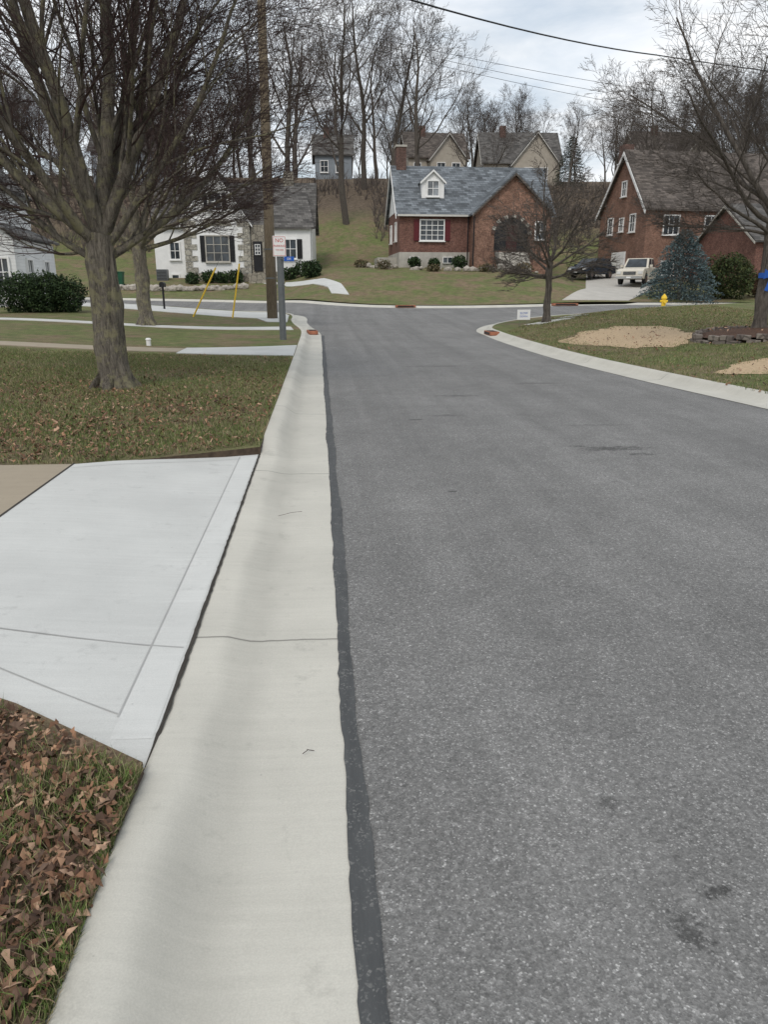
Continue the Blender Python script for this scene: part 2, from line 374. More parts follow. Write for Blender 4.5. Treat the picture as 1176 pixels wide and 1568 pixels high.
lo=offs(LP,KW-.005)
BX=GX-KW+.005
lawnA=[(BX,-4),(BX,2.2),(-1.2,2.62),(-2.2,3.2),(-9,3.6),(-45,3.6),(-45,-4)]
lawnB=[(BX,7.4)]+[(p.x,p.y) for p in lo if p.y>7.7]+[(-60,56),(-60,6.65),(-2.25,6.65)]
drape('lawn',lawnA,llz,LAWNL,.5,skirt=.16,smat=SOIL); drape('lawn',lawnB,llz,LAWN,1,skirt=.16,smat=SOIL)
fo=offs(FP,.615)
drape('lawn',[(p.x,p.y) for p in fo]+[(60,50),(70,135),(-70,135),(-60,66)],flz,LAWNF,1.6)
drape('lawn',RLpoly,rlz,LAWN,.8)
xs=np.concatenate([np.linspace(-900,-80,12),np.arange(-72,73,3),np.linspace(80,900,12)]); ys=np.concatenate([np.linspace(-300,-12,6),np.arange(-8,136,3),np.linspace(145,1200,14)])
mb=MB(); vs=[(x,y,H(x,y)-.16) for y in ys for x in xs]; nx=len(xs)
mb.add(vs,[(j*nx+i,j*nx+i+1,(j+1)*nx+i+1,(j+1)*nx+i) for j in range(len(ys)-1) for i in range(nx-1)],LAWNF); mb.obj('ground',smooth=True)

def apz(x,y): return H(x,y)+.050+.10*ss((-x-.63)/1.6)
AX=BX-.018
rga=random.Random(9)
near_edge=[(AX,2.16)]+[(AX+(-1.2-AX)*t+rga.uniform(-.006,.006),2.16+.44*t+rga.uniform(-.014,.014)) for t in [i/12 for i in range(1,12)]]+[(-1.2,2.6)]
apron=drape('driveway_apron',[(AX,7.42),(-2.22,6.66),(-2.22,3.22)]+near_edge[::-1],apz,CONC,.3,skirt=.12)
mb=MB()
def strip(mb,a,b,w,zf,mat,dz=.003,n=30):
    a=Vector(a);b=Vector(b);t=(b-a).normalized();o=Vector((-t.y,t.x))*w/2; vs=[]
    for i in range(n+1):
        p=a+(b-a)*i/n
        for s in(-1,1): q=p+o*s; vs.append((q.x,q.y,zf(q.x,q.y)+dz))
    mb.add(vs,[(2*i,2*i+1,2*i+3,2*i+2) for i in range(n)],mat)
GROOVE=simple('tooled_joint',(.36,.36,.35),.9,.1); EDGE=mat_concrete('trowelled_edge',(.585,.59,.57))
strip(mb,(-.82,2.6),(-.82,7.25),.007,apz,GROOVE); strip(mb,(AX-.02,3.18),(-2.2,3.45),.010,apz,GROOVE)
strip(mb,(-.82,2.62),(-1.6,3.08),.007,apz,GROOVE); strip(mb,(-.8,7.18),(-2.2,6.5),.007,apz,GROOVE)
strip(mb,(-.736,2.45),(-.736,7.3),.155,apz,EDGE,.0015)
mb.obj('joint_lines',apron)
mb=MB(); rg=random.Random(2); vs=[]
for i in range(121):
    y=2.12+5.35*i/120; 
    for s in(-1,1): x=BX-.008+s*.008*rg.uniform(.5,1.5); vs.append((x,y,H(0,y)+.0535))
mb.add(vs,[(2*i,2*i+1,2*i+3,2*i+2) for i in range(120)],JOINT); strip(mb,(-2.228,3.2),(-2.228,6.7),.022,lambda x,y:llz(x,y)+.0265,JOINT,0); mb.obj('expansion_joint')
drape('old_driveway',[(-2.23,3.2),(-2.23,6.68),(-9,6.7),(-30,6.7),(-30,3.55),(-9,3.55)],lambda x,y:llz(x,y)+.022,OLDC,.5,skirt=.15)
drape('driveway_apron',[(BX-.01,17.9),(BX-.01,21.0),(-1.6,20.6),(-3.5,20.2),(-3.5,18.7)],lambda x,y:llz(x,y)+.018,CONC,.4,skirt=.1)
drape('footpath',[(-3.51,19.0),(-3.51,20.0),(-28,20.7),(-28,19.7)],lambda x,y:llz(x,y)+.02,OLDC,.6,skirt=.1)
drape('pavement',[(-.95,27.6),(-1.1,29.2),(-6,28.8),(-14,29.6),(-14,28.7),(-6,27.9)],lambda x,y:llz(x,y)+.02,CONC,.6,skirt=.1)
drape('pavement',[(-1.35,32.0),(-1.45,36.8),(-1.95,39.0),(-6,40.4),(-13,42.7),(-30,48.4),(-30,45.9),(-13,39.4),(-6,36.4),(-2.8,34.6),(-2.2,32.2)],lambda x,y:llz(x,y)+.02,CONC,.6,skirt=.1)
DRV=mat_concrete('drive_concrete',(.46,.44,.40))
drape('driveway',[(15.2,47.1),(19.6,47.3),(23.4,53),(26.8,60),(29.5,66),(24,68),(21.2,60),(18.4,52)],lambda x,y:flz(x,y)+.03,DRV,.7,skirt=.1)
drape('footpath',[(.8,49.3),(1.9,48.7),(1.5,52),(.4,55.5),(-1.3,57.6),(-3.5,60.8),(-4.4,60.5),(-2.2,57),(-.4,54.5),(.6,51.5)],lambda x,y:flz(x,y)+.03,CONC,.5,skirt=.1)
drape('driveway_apron',[(12.0,36.0),(16.2,38.6),(18.6,36.6),(14.4,33.6)],lambda x,y:rlz(x,y)+.02,CONC,.5,skirt=.1)
drape('stepping_slab',[(7.8,28.6),(9.3,29.3),(9.8,28.7),(8.3,28.0)],lambda x,y:rlz(x,y)+.03,CONC,.5,skirt=.1)
drape('stepping_slab',[(9.6,30.6),(10.6,31.1),(11,30.5),(10,30)],lambda x,y:rlz(x,y)+.03,CONC,.5,skirt=.1)
def blob(cx,cy,rx,ry,n=60,seed=0):
    rg=random.Random(seed); ph=[rg.random()*6 for _ in range(4)]
    return [(cx+rx*math.cos(t)*(1+.12*math.sin(3*t+ph[0])+.08*math.sin(5*t+ph[1])+.07*rg.uniform(-1,1)),cy+ry*math.sin(t)*(1+.12*math.sin(2*t+ph[2])+.08*math.sin(7*t+ph[3])+.07*rg.uniform(-1,1))) for t in [2*math.pi*i/n for i in range(n)]]
D1=(8.7,20.6,1.55,3.0); D2=(8.5,13.3,1.1,.75)
drape('seeded_soil',blob(*D1,seed=2),lambda x,y:rlz(x,y)+.012,DIRT,.4)
drape('seeded_soil',blob(*D2,seed=5),lambda x,y:rlz(x,y)+.012,DIRT,.4)
mb=MB(); vs=[];n=600; rg=random.Random(3); a=b_=0; c_=0
for i in range(n+1):
    y=-3.5+30*(i/n)**1.3; a=.8*a+rg.gauss(0,.0028); b_=.95*b_+rg.gauss(0,.0026); c_=.97*c_+rg.gauss(0,.0016)
    vs+= [(GX-.006+a+.6*c_,y,H(0,y)+.0095),(.130+b_,y,H(0,y)+.0075)]
mb.add(vs,[(2*i,2*i+1,2*i+3,2*i+2) for i in range(n)],SEAL); mb.obj('asphalt_sealant_strip')

# ------------------------------------------------------------------ trees
def grow(out,rg,p,d,Ln,r,lvl,P):
    ns=P['seg'][lvl]; pts=[p.copy()]; rad=[r]; ds=[d.copy()]; tip=P['tip'][lvl]
    for i in range(ns):
        d=(d+Vector((rg.gauss(0,1),rg.gauss(0,1),rg.gauss(0,1)))*P['wig'][lvl]+Vector((0,0,P['trop'][lvl]))).normalized()
        p=p+d*(Ln/ns); pts.append(p.copy()); ds.append(d.copy()); rad.append(r*(1-(i+1)/ns*(1-tip)))
    out.append((pts,rad,lvl))
    if lvl<P['max']:
        kids(out,rg,pts,rad,ds,Ln,lvl,P,P['n'][lvl])
def kids(out,rg,pts,rad,ds,Ln,lvl,P,n):
    ns=len(pts)-1; t0=P['t0'][lvl]; ph=rg.random()*6
    for k in range(n):
        t=t0+(1-t0)*(k+rg.random())/n; f=t*ns; i=min(int(f),ns-1); u=f-i
        q=pts[i].lerp(pts[i+1],u); dd=ds[i+1]
        a=dd.cross(Vector((0,0,1)) if abs(dd.z)<.95 else Vector((1,0,0))).normalized(); b=dd.cross(a)
        az=ph+k*2.4+rg.uniform(-.5,.5); an=R(rg.uniform(*P['ang'][lvl]))
        cd=(dd*math.cos(an)+(a*math.cos(az)+b*math.sin(az))*math.sin(an)).normalized()
        if cd.z<P.get('minz',-.1): cd.z=P.get('minz',-.1)+rg.random()*.2; cd.normalize()
        cl=Ln*P['ratio'][lvl]*(1.15-.6*t)*rg.uniform(.7,1.25); rr=rad[i]*(1-u)+rad[i+1]*u
        grow(out,rg,q,cd,cl,max(rr*P['rr'][lvl]*rg.uniform(.8,1.1),P['rmin']),lvl+1,P)
def treemesh(name,out,bark,twig,tl=3,sides=(12,7,5,3,3,3)):
    mb=MB()
    for pts,rad,lvl in out: mb.tube(pts,rad,sides[lvl],twig if lvl>=tl else bark,cap=False)
    return mb.mesh(name,smooth=True,recalc=False)
def addtree(name,me,loc,s=1,rz=0,parent=None):
    o=bpy.data.objects.new(name,me); COL.objects.link(o); o.location=loc; o.scale=(s,s,s); o.rotation_euler=(0,0,rz)
    if parent: o.parent=parent
    return o
def near_tree(name,seed,th,tr,limbs,P,bark=BARK,twig=TWIG,lean=(0,0)):
    rg=random.Random(seed); out=[]
    pts=[];rad=[]
    for i in range(13):
        t=i/12; fl=1+.55*math.exp(-t*th/.22)
        pts.append(Vector((lean[0]*t+.03*math.sin(i*1.1),lean[1]*t+.02*math.cos(i*.9),-.15+t*(th+.15)))); rad.append(tr*fl*(1-.10*t)*(1+.05*math.sin(i*2.1)))
    out.append((pts,rad,0))
    for k in range(6):
        a=k*1.05+.4; q=rg.uniform(.8,1.2); out.append(([Vector((math.cos(a)*tr*.3,math.sin(a)*tr*.3,.45*q)),Vector((math.cos(a)*tr*.95,math.sin(a)*tr*.95,.12)),Vector((math.cos(a)*tr*1.9*q,math.sin(a)*tr*1.9*q,-.08))],[tr*.5,tr*.42,tr*.2],1))
    for k in range(5):
        a=k*1.257+rg.random(); out.append(([Vector((math.cos(a+.25*j)*tr*.62,math.sin(a+.25*j)*tr*.62,.1+j*th/3.4)) for j in range(4)],[tr*.42,tr*.40,tr*.38,tr*.36],1))
    for (dx,dy,dz,Ln,rr,h0) in limbs:
        p=pts[-1].lerp(pts[0],h0)
        grow(out,rg,p,Vector((dx,dy,dz)).normalized(),Ln,tr*rr,1,P)
    return treemesh(name,out,bark,twig)
PN=dict(max=5,seg=[5,10,8,6,5,4],n=[0,11,9,7,4,0],t0=[0,.12,.12,.12,.2,.1],ang=[(20,40),(18,42),(20,45),(22,50),(25,55),(0,0)],
        ratio=[.7,.55,.55,.58,.6,.5],rr=[.6,.46,.50,.58,.6,.6],rmin=.0034,wig=[.05,.05,.07,.09,.10,.1],trop=[0,.05,.025,.0,-.02,-.03],tip=[.8,.24,.22,.3,.4,.5],minz=-.05)
limbs=[(-.95,.1,.60,4.2,.42,.05),(-.5,.2,1,5.6,.50,0),(-.15,-.25,1,6.2,.52,0),(.20,.1,1,6.2,.52,0),(.5,-.1,.95,5.4,.46,.05),(.95,.15,.50,3.3,.30,.15),(-.6,-.55,.8,4.6,.36,.1),(.35,.75,.8,4.8,.40,.05),(.05,.5,1,5.6,.44,0),(-.8,.5,.45,3.6,.28,.18),(.8,-.2,.75,4.2,.3,.1)]
me=near_tree('maple_tree',11,2.3,.235,limbs,PN)
T1=(-3.28,12.2); addtree('maple_tree',me,(T1[0],T1[1],llz(*T1)))
P2=dict(PN); P2['n']=[0,9,8,6,4,0]; P2['rmin']=.006
limbs2=[(-.9,.1,.6,5,.42,.1),(-.5,.3,1,6,.5,0),(0,-.3,1,7,.55,0),(.4,.1,1,7,.55,0),(.9,.0,.7,6,.45,.05),(1,.3,.28,5.0,.35,.1),(.5,-.8,.7,5,.42,.1),(-.3,.9,.8,5,.42,0),(1,-.2,.45,5.4,.38,0)]
me=near_tree('maple_tree_b',23,2.9,.25,limbs2,P2)
T2=(-6.35,28.6); addtree('maple_tree',me,(T2[0],T2[1],llz(*T2)))
P3=dict(P2); P3['trop']=[0,.015,-.005,-.01,-.02,-.03]; P3['n']=[0,8,7,5,4,0]; P3['rmin']=.0045; P3['wig']=[.05,.09,.11,.12,.12,.1]
limbs3=[(-.95,.1,.62,4.2,.40,.12),(-.6,.4,.9,5.0,.48,.05),(-.3,-.4,1,5.2,.5,0),(.2,.2,1,5.4,.5,0),(.8,.1,.7,4.4,.42,.05),(-.9,-.3,.42,3.2,.32,.2),(-1,.4,.30,2.5,.26,.2),(0,.9,.7,4.4,.38,.1),(.3,-.9,.6,4,.38,.1),(-.9,.6,.8,4.6,.36,.0)]
me=near_tree('street_tree_r',37,2.9,.15,limbs3,P3,bark=SBARK,twig=STWIG)
T3=(10.6,17.6); addtree('maple_tree',me,(T3[0],T3[1],rlz(*T3)))
P4=dict(P3); P4['n']=[0,10,8,5,0,0]; P4['max']=4; P4['rmin']=.0075; P4['trop']=[0,.03,-.01,-.03,-.04,0]
limbs4=[(math.cos(a)*s,math.sin(a)*s,z,L_,.42,h) for a,s,z,L_,h in [(0,1,.5,1.9,.1),(1,1,.6,2,.0),(2,1,.45,2.1,.15),(3.1,1,.5,2.0,.05),(4.1,1,.5,2,.1),(5.2,1,.7,2.1,0),(.5,.4,1,2.6,0),(3.6,.35,1,2.7,0),(2.5,1,.2,1.7,.25),(5.8,1,.2,1.6,.25),(3.4,1,.15,1.5,.2)]]
me=near_tree('young_tree',41,1.75,.10,limbs4,P4,bark=SBARK,twig=STWIG)
T4=(8.6,28.4); addtree('young_tree',me,(T4[0],T4[1],rlz(*T4)),1.25)

FT=[]
for i in range(5):
    rg=random.Random(100+i); out=[]
    P=dict(max=4,seg=[9,7,6,4,3],n=[12,8,7,4,0],t0=[.24,.2,.2,.2,.1],ang=[(25,55),(25,50),(25,50),(25,50),(0,0)],ratio=[.50,.52,.52,.55,.5],rr=[.50,.48,.5,.55,.6],
           rmin=.014,wig=[.08,.14,.16,.17,.15],trop=[.03,.13,.08,.05,.02],tip=[.18,.15,.25,.5,.6],minz=0)
    if i%2: P['n']=[12,8,6,4,0]; P['ang'][0]=(30,62)
    grow(out,rg,Vector((0,0,-.5)),Vector((rg.uniform(-.1,.1),rg.uniform(-.06,.06),1)).normalized(),17,.32,0,P)
    FT.append(treemesh('bare_tree_%d'%i,out,FBARK,FTWIG,tl=2,sides=(8,5,3,3,3)))
rg=random.Random(5)
for x,y,s,k in [(-3.0,82,1.15,0),(3.0,80,1.12,1),(8.2,89,1.02,2),(11.0,87,1.05,3),(5.6,93,1.1,4),(-6.5,86,1.1,3),(8.9,118,1.0,0),(2.8,112,1.05,3),(-3,114,1.1,2)]:
    addtree('bare_tree',FT[k],(x,y,H(x,y)),s,rg.random()*6)
E=empty('distant_tree_belt',(0,0,0))
for i in range(90):
    x=rg.uniform(-62,78); y=rg.uniform(92,136)
    s=rg.uniform(.45,.72)
    if x>-6 and y<116 and x<36: y=rg.uniform(117,136)
    if x>14: s=rg.uniform(.45,.74)
    if x<-8: s=rg.uniform(.55,.95)
    addtree('distant_tree',FT[i%5],(x,y,H(x,y)),s,rg.random()*6,E)
for x,y,s in[(18.5,98,.50),(21,96,.42),(31.5,99,.6),(9.5,98,.5),(35,93,.6)]:
    addtree('distant_tree',FT[int(x)%5],(x,y,H(x,y)),s,rg.random()*6,E)
for i in range(13):
    x=rg.uniform(-48,-14); y=rg.uniform(74,86); addtree('distant_tree',FT[i%5],(x,y,H(x,y)),rg.uniform(.5,.8),rg.random()*6,E)
for i in range(13):
    x=rg.uniform(34,62); y=rg.uniform(76,90); addtree('distant_tree',FT[i%5],(x,y,H(x,y)),rg.uniform(.6,.85),rg.random()*6,E)
mb=MB(); rg=random.Random(8)
for i in range(2600):
    x=rg.uniform(-30,45); y=rg.uniform(75,98)
    if abs(x-y*.035)<3.0 and y<88: continue
    z=H(x,y)
    for k in range(4):
        a=rg.random()*6.3; h=rg.uniform(.5,2.0); l=rg.uniform(.2,1.1)
        mb.tube([(x,y,z),(x+math.cos(a)*l*.4,y+math.sin(a)*l*.4,z+h*.6),(x+math.cos(a)*l,y+math.sin(a)*l,z+h)],[.028,.02,.010],3,FTWIG,cap=False)
mb.obj('hillside_brush',recalc=False)

# ------------------------------------------------------------------ foliage plants
def leaves_cloud(name,loc,dims,n,size,cols,seed):
    rg=np.random.default_rng(seed); V=[];F=[];C=[]
    ph=rg.random(8)*6
    for i in range(n):
        d=rg.normal(size=3); d/=np.linalg.norm(d)
        az=math.atan2(d[1],d[0]); bulge=1+.13*math.sin(3*az+ph[0]+2*d[2])+.10*math.sin(7*az+5*d[2]+ph[1])+.07*math.sin(11*d[2]+ph[2]+4*az)
        r=bulge*(rg.random()**.22)
        p=np.array([d[0]*r*dims[0]/2,d[1]*r*dims[1]/2,dims[2]*.5+d[2]*r*dims[2]/2])
        if p[2]<0.02: continue
        u=rg.normal(size=3);u/=np.linalg.norm(u); w=np.cross(u,rg.normal(size=3)); w/=np.linalg.norm(w)+1e-6
        s=size*rg.uniform(.6,1.4); o=len(V)
        V+= [p-u*s,p+w*s*.45,p+u*s,p-w*s*.45]; F.append((o,o+1,o+2,o+3))
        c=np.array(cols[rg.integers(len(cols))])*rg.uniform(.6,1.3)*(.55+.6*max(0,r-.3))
        C+=[c]*4
    o=colmesh(name,np.array(V)+np.array(loc),F,np.array(C)); return o
GR=[(.03,.055,.02),(.045,.075,.025),(.02,.04,.015)]
def spruce(name,loc,h,w,cols,seed,nb=130):
    rg=np.random.default_rng(seed); V=[];F=[];C=[]
    e=empty(name,loc); mb=MB(); mb.tube([(0,0,-.1),(0,0,h*.95)],[.09*h/3,.015],6,BARK); mb.obj('trunk',e)
    for b in range(nb):
        t=(b+.5)/nb; z=h*(.03+.93*t); L_=w/2*(1-t)**.62*rg.uniform(.75,1.12)+.05; a=b*2.4+rg.uniform(-.3,.3)
        nt_=int(16+L_*44)
        for k in range(nt_):
            u=rg.random()**.6; r=L_*u
            pz=z+.16*L_*u-.26*L_*u*u*1.2+rg.normal()*.035
            sp=.10+.22*L_*u*(1-u*.6)
            p=np.array([math.cos(a)*r,math.sin(a)*r,pz])+np.array([-math.sin(a),math.cos(a),0])*rg.normal()*sp*.8
            if p[2]<.03: continue
            d=np.array([math.cos(a),math.sin(a),rg.uniform(-.1,.6)])+rg.normal(size=3)*.5; d/=np.linalg.norm(d)
            q=np.cross(d,rg.normal(size=3)); q/=np.linalg.norm(q)+1e-6
            s=rg.uniform(.06,.13)*(h/2.8)**.5; o=len(V)
            V+=[p,p+d*s*.5+q*s*.22,p+d*s,p+d*s*.5-q*s*.22]; F.append((o,o+1,o+2,o+3))
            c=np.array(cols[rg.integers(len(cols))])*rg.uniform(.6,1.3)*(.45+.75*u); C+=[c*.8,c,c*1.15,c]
    colmesh('needles',V,F,np.array(C),parent=e); return e
SP=(23.3,48.2)
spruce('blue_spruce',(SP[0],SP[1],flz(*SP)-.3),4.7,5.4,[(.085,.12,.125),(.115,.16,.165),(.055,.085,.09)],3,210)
def sh(name,x,y,zf,d,n,size,cols,seed): leaves_cloud(name,(x,y,zf(x,y)-.05),d,n,size,cols,seed)
sh('shrub',26.6,48.4,flz,(3.4,2.6,2.8),6500,.09,[(.05,.07,.02),(.08,.09,.03),(.035,.055,.02)],5)
sh('shrub',29.6,49,flz,(3,2,1.8),3500,.08,[(.06,.04,.02),(.09,.06,.03)],6)
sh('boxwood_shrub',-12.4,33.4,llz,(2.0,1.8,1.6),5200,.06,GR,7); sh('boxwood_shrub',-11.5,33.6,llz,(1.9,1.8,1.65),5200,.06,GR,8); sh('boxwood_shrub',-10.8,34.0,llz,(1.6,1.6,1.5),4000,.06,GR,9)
for i,(x,y,s) in enumerate([(-8.4,60.6,.9),(-7.4,60.5,.8),(-6.4,60.6,.9),(-2.2,60.4,.9),(-1.2,60.5,1.1),(-9.6,60,.8),(7.6,61.4,.8),(9.2,61.4,.7),(11.2,61.2,.9)]):
    sh('foundation_shrub',x,y,flz,(1.3*s,1.1*s,1.1*s),700,.1,GR,20+i)
sh('dwarf_conifer',-.5,58,flz,(1.5,1.4,1.2),1500,.1,GR,31)
for i,(x,y,s) in enumerate([(5.0,59.5,.9),(8.6,57.8,.7),(12.6,57.6,.8),(15.6,58,.9),(3.4,62,.8)]):
    sh('dormant_shrub',x,y,flz,(1.5*s,1.1*s,.8*s),420,.08,[(.16,.12,.07),(.12,.095,.05),(.09,.095,.04)],40+i)
pe=(33.5,104); spruce('pine_tree',(pe[0],pe[1],H(*pe)),6.4,4.6,[(.02,.035,.018),(.03,.05,.025)],9,120)

# ------------------------------------------------------------------ houses
def frameM(u,n):
    return Matrix(((u[0],n[0],0),(u[1],n[1],0),(0,0,1)))
def window(e,name,c,w,h,u=(1,0),n=(0,-1),frame=WHITE,glass=GLASS,cols=2,rows=2,sill=True,fr=.09):
    M=frameM(u,n); mb=MB(); c=Vector(c)
    def B(dx,dn,dz,sx,sn,sz,m): mb.box(c+M@Vector((dx,dn,dz)),(sx,sn,sz),m,M)
    B(0,.02,0,w-.02,.03,h-.02,glass)
    for s in(-1,1):
        B(s*(w/2+fr/2),.05,0,fr,.12,h,frame)
        B(0,.05,s*(h/2+fr/2),w+2*fr,.123,fr,frame)
    for i in range(1,cols): B(-w/2+w*i/cols,.05,0,.045,.05,h,frame)
    for j in range(1,rows): B(0,.052,-h/2+h*j/rows,w,.05,.045,frame)
    if sill: B(0,.09,-h/2-fr-.03,w+2*fr+.1,.22,.07,frame)
    return mb.obj(name,e)
def shutter(e,c,w,h,mat,u=(1,0),n=(0,-1)):
    M=frameM(u,n); mb=MB(); c=Vector(c); mb.box(c+M@Vector((0,.035,0)),(w,.06,h),mat,M)
    for j in range(8): mb.box(c+M@Vector((0,.075,-h/2+h*(j+.5)/8)),(w-.1,.03,h/12),mat,M)
    mb.obj('shutter',e)
def gable_roof_x(e,x0,x1,y0,y1,ze,zr,mat,ov=.3,th=.14,name='roof'):
    ym=(y0+y1)/2; sl=(zr-ze)/(ym-y0); mb=MB()
    a=[(x0-ov,y0-ov,ze-ov*sl),(x0-ov,ym,zr),(x0-ov,y1+ov,ze-ov*sl)]
    pts=[a[0],a[1],a[2],(a[2][0],a[2][1],a[2][2]+th),(a[1][0],a[1][1],a[1][2]+th*1.4),(a[0][0],a[0][1],a[0][2]+th)]
    mb.ext(pts,(x1-x0+2*ov,0,0),mat); return mb.obj(name,e)
def gable_roof_y(e,x0,x1,y0,y1,ze,zr,mat,ov=.3,th=.14,name='roof'):
    xm=(x0+x1)/2; sl=(zr-ze)/(xm-x0); mb=MB()
    pts=[(x0-ov,y0-ov,ze-ov*sl),(xm,y0-ov,zr),(x1+ov,y0-ov,ze-ov*sl),(x1+ov,y0-ov,ze-ov*sl+th),(xm,y0-ov,zr+th*1.4),(x0-ov,y0-ov,ze-ov*sl+th)]
    mb.ext(pts,(0,y1-y0+ov,0),mat); return mb.obj(name,e)
def rake_y(e,x0,x1,y,ze,zr,ov,w,mat):
    xm=(x0+x1)/2; sl=(zr-ze)/(xm-x0); mb=MB()
    mb.ext([(x0-ov,y,ze-ov*sl-w),(xm,y,zr-w),(xm,y,zr+.03),(x0-ov,y,ze-ov*sl+.03)],(0,-.06,0),mat)
    mb.ext([(x1+ov,y,ze-ov*sl-w),(xm,y,zr-w),(xm,y,zr+.03),(x1+ov,y,ze-ov*sl+.03)],(0,-.06,0),mat); mb.obj('barge_board',e)
def rake_x(e,y0,y1,x,ze,zr,ov,w,mat):
    ym=(y0+y1)/2; sl=(zr-ze)/(ym-y0); mb=MB()
    mb.ext([(x,y0-ov,ze-ov*sl-w),(x,ym,zr-w),(x,ym,zr+.03),(x,y0-ov,ze-ov*sl+.03)],(-.06,0,0),mat)
    mb.ext([(x,y1+ov,ze-ov*sl-w),(x,ym,zr-w),(x,ym,zr+.03),(x,y1+ov,ze-ov*sl+.03)],(-.06,0,0),mat); mb.obj('barge_board',e)
def pent_x(e,x0,x1,y0,y1,z0,ze,zr,mat,name='walls'):
    mb=MB(); ym=(y0+y1)/2
    mb.ext([(x0,y0,z0),(x0,y1,z0),(x0,y1,ze),(x0,ym,zr),(x0,y0,ze)],(x1-x0,0,0),mat); return mb.obj(name,e)
def pent_y(e,x0,x1,y0,y1,z0,ze,zr,mat,name='walls'):
    mb=MB(); xm=(x0+x1)/2
    mb.ext([(x0,y0,z0),(x1,y0,z0),(x1,y0,ze),(xm,y0,zr),(x0,y0,ze)],(0,y1-y0,0),mat); return mb.obj(name,e)
def bx(e,name,x0,x1,y0,y1,z0,z1,mat,bevel=0):
    mb=MB(); mb.box(((x0+x1)/2,(y0+y1)/2,(z0+z1)/2),(x1-x0,y1-y0,z1-z0),mat); return mb.obj(name,e,bevel=bevel)

# --- brick cape cod
e=empty('brick_house',(6.5,62.2,3.1),R(1))
bx(e,'foundation',-.04,12.3,-.04,8.04,-1.2,1.35,FOUND)
pent_x(e,0,12.3,0,8,1.35,4.25,8.0,BRICK)
mb=MB(); mb.ext([(-.03,.35,4.55),(-.03,7.65,4.55),(-.03,4,7.85)],(.05,0,0),SIDE); mb.obj('gable_siding',e)
gable_roof_x(e,0,12.3,0,8,4.3,8.05,SLATE); rake_x(e,0,8,-.3,4.3,8.05,.3,.2,WHITE)
bx(e,'gutter',-.2,5.6,-.42,-.28,4.0,4.14,TRIM)
window(e,'window',(2.35+.25,0,3.0),1.85,1.45,cols=4,rows=4); shutter(e,(1.35,0,3.0),.42,1.6,MAROON); shutter(e,(3.85,0,3.0),.42,1.6,MAROON)
for x in(1.2,3.9): window(e,'basement_window',(x,-.04,.75),.7,.4,cols=2,rows=1,sill=False,fr=.05)
for y in(2.2,5.6): window(e,'window',(0,y,3.0),.8,1.3,u=(0,-1),n=(-1,0))
bx(e,'chimney',.15,.95,3.6,4.7,5,9.6,CHIM); bx(e,'chimney_cap',.08,1.02,3.53,4.77,9.6,9.75,FOUND)
pent_y(e,1.9,3.7,1.1,3.6,5.2,6.75,7.55,WHITE,'dormer_walls'); gable_roof_y(e,1.9,3.7,1.1,3.9,6.75,7.55,SLATE,.15,.08,'dormer_roof')
rake_y(e,1.9,3.7,.94,6.75,7.55,.15,.13,WHITE); window(e,'dormer_window',(2.8,1.1,6.2),.85,1.05,cols=2,rows=2,glass=BLUEG)
G0,G1=5.7,11.7
bx(e,'gable_foundation',G0-.04,G1+.04,-1.74,-.05,-1.2,1.30,BRICK2)
pent_y(e,G0,G1,-1.7,3.5,1.3,4.2,6.9,BRICK2,'gable_walls'); gable_roof_y(e,G0,G1,-1.7,4.2,4.25,6.98,SLATE,.28,.14,'gable_roof'); rake_y(e,G0,G1,-1.99,4.25,6.98,.28,.14,BRNR)
mb=MB(); AC=8.6
def arch(cx,w,z0,zs,y,n=12): return [(cx-w/2,y,z0),(cx+w/2,y,z0)]+[(cx+w/2*math.cos(math.pi*i/n),y,zs+w/2*math.sin(math.pi*i/n)*.9) for i in range(n+1)]
mb.ext(arch(AC,2.7,1.4,2.6,-1.73),(0,.015,0),BLACK); mb.obj('porch_shade_panel',e)  # flat black panel, the shade inside the porch arch painted as colour
mb=MB(); n=14
for i in range(n):
    a0=math.pi*i/n;a1=math.pi*(i+.88)/n
    mb.ext([(AC+r*math.cos(a),-1.72,2.6+r*math.sin(a)*.9) for r,a in((1.35,a0),(1.62,a0),(1.62,a1),(1.35,a1))],(0,-.07,0),CHIM if i%2 else FOUND)
mb.obj('arch_bricks',e)
bx(e,'porch_door',AC-.4,AC+.45,-1.76,-1.735,1.4,3.3,simple('dark_door',(.05,.02,.02))); window(e,'window',(10.9,-1.7,2.9),.7,1.2)
mb=MB()
for i in range(5): mb.box((AC,-2.0-.28*i,.55+.62-.26*i),(2.6,.35,.25),FOUND)
for s in(-1.35,1.35):
    mb.tube([(AC+s,-1.9,2.3),(AC+s,-3.3,1.2)],.03,6,BLACK)
    for i in range(5): mb.tube([(AC+s,-1.9-.35*i,1.3-.26*i),(AC+s,-1.9-.35*i,2.3-.27*i)],.025,6,BLACK)
mb.obj('front_steps',e)
mb=MB(); mb.tube([(5.5,-.1,.3),(5.5,-.1,4.0)],.05,6,BLACK); mb.tube([(5.6,-1.8,.3),(5.6,-1.8,3.9)],.05,6,BLACK); mb.obj('downspout',e)
bx(e,'side_porch',-1.6,-.05,1.5,5,-1.0,1.0,FOUND)

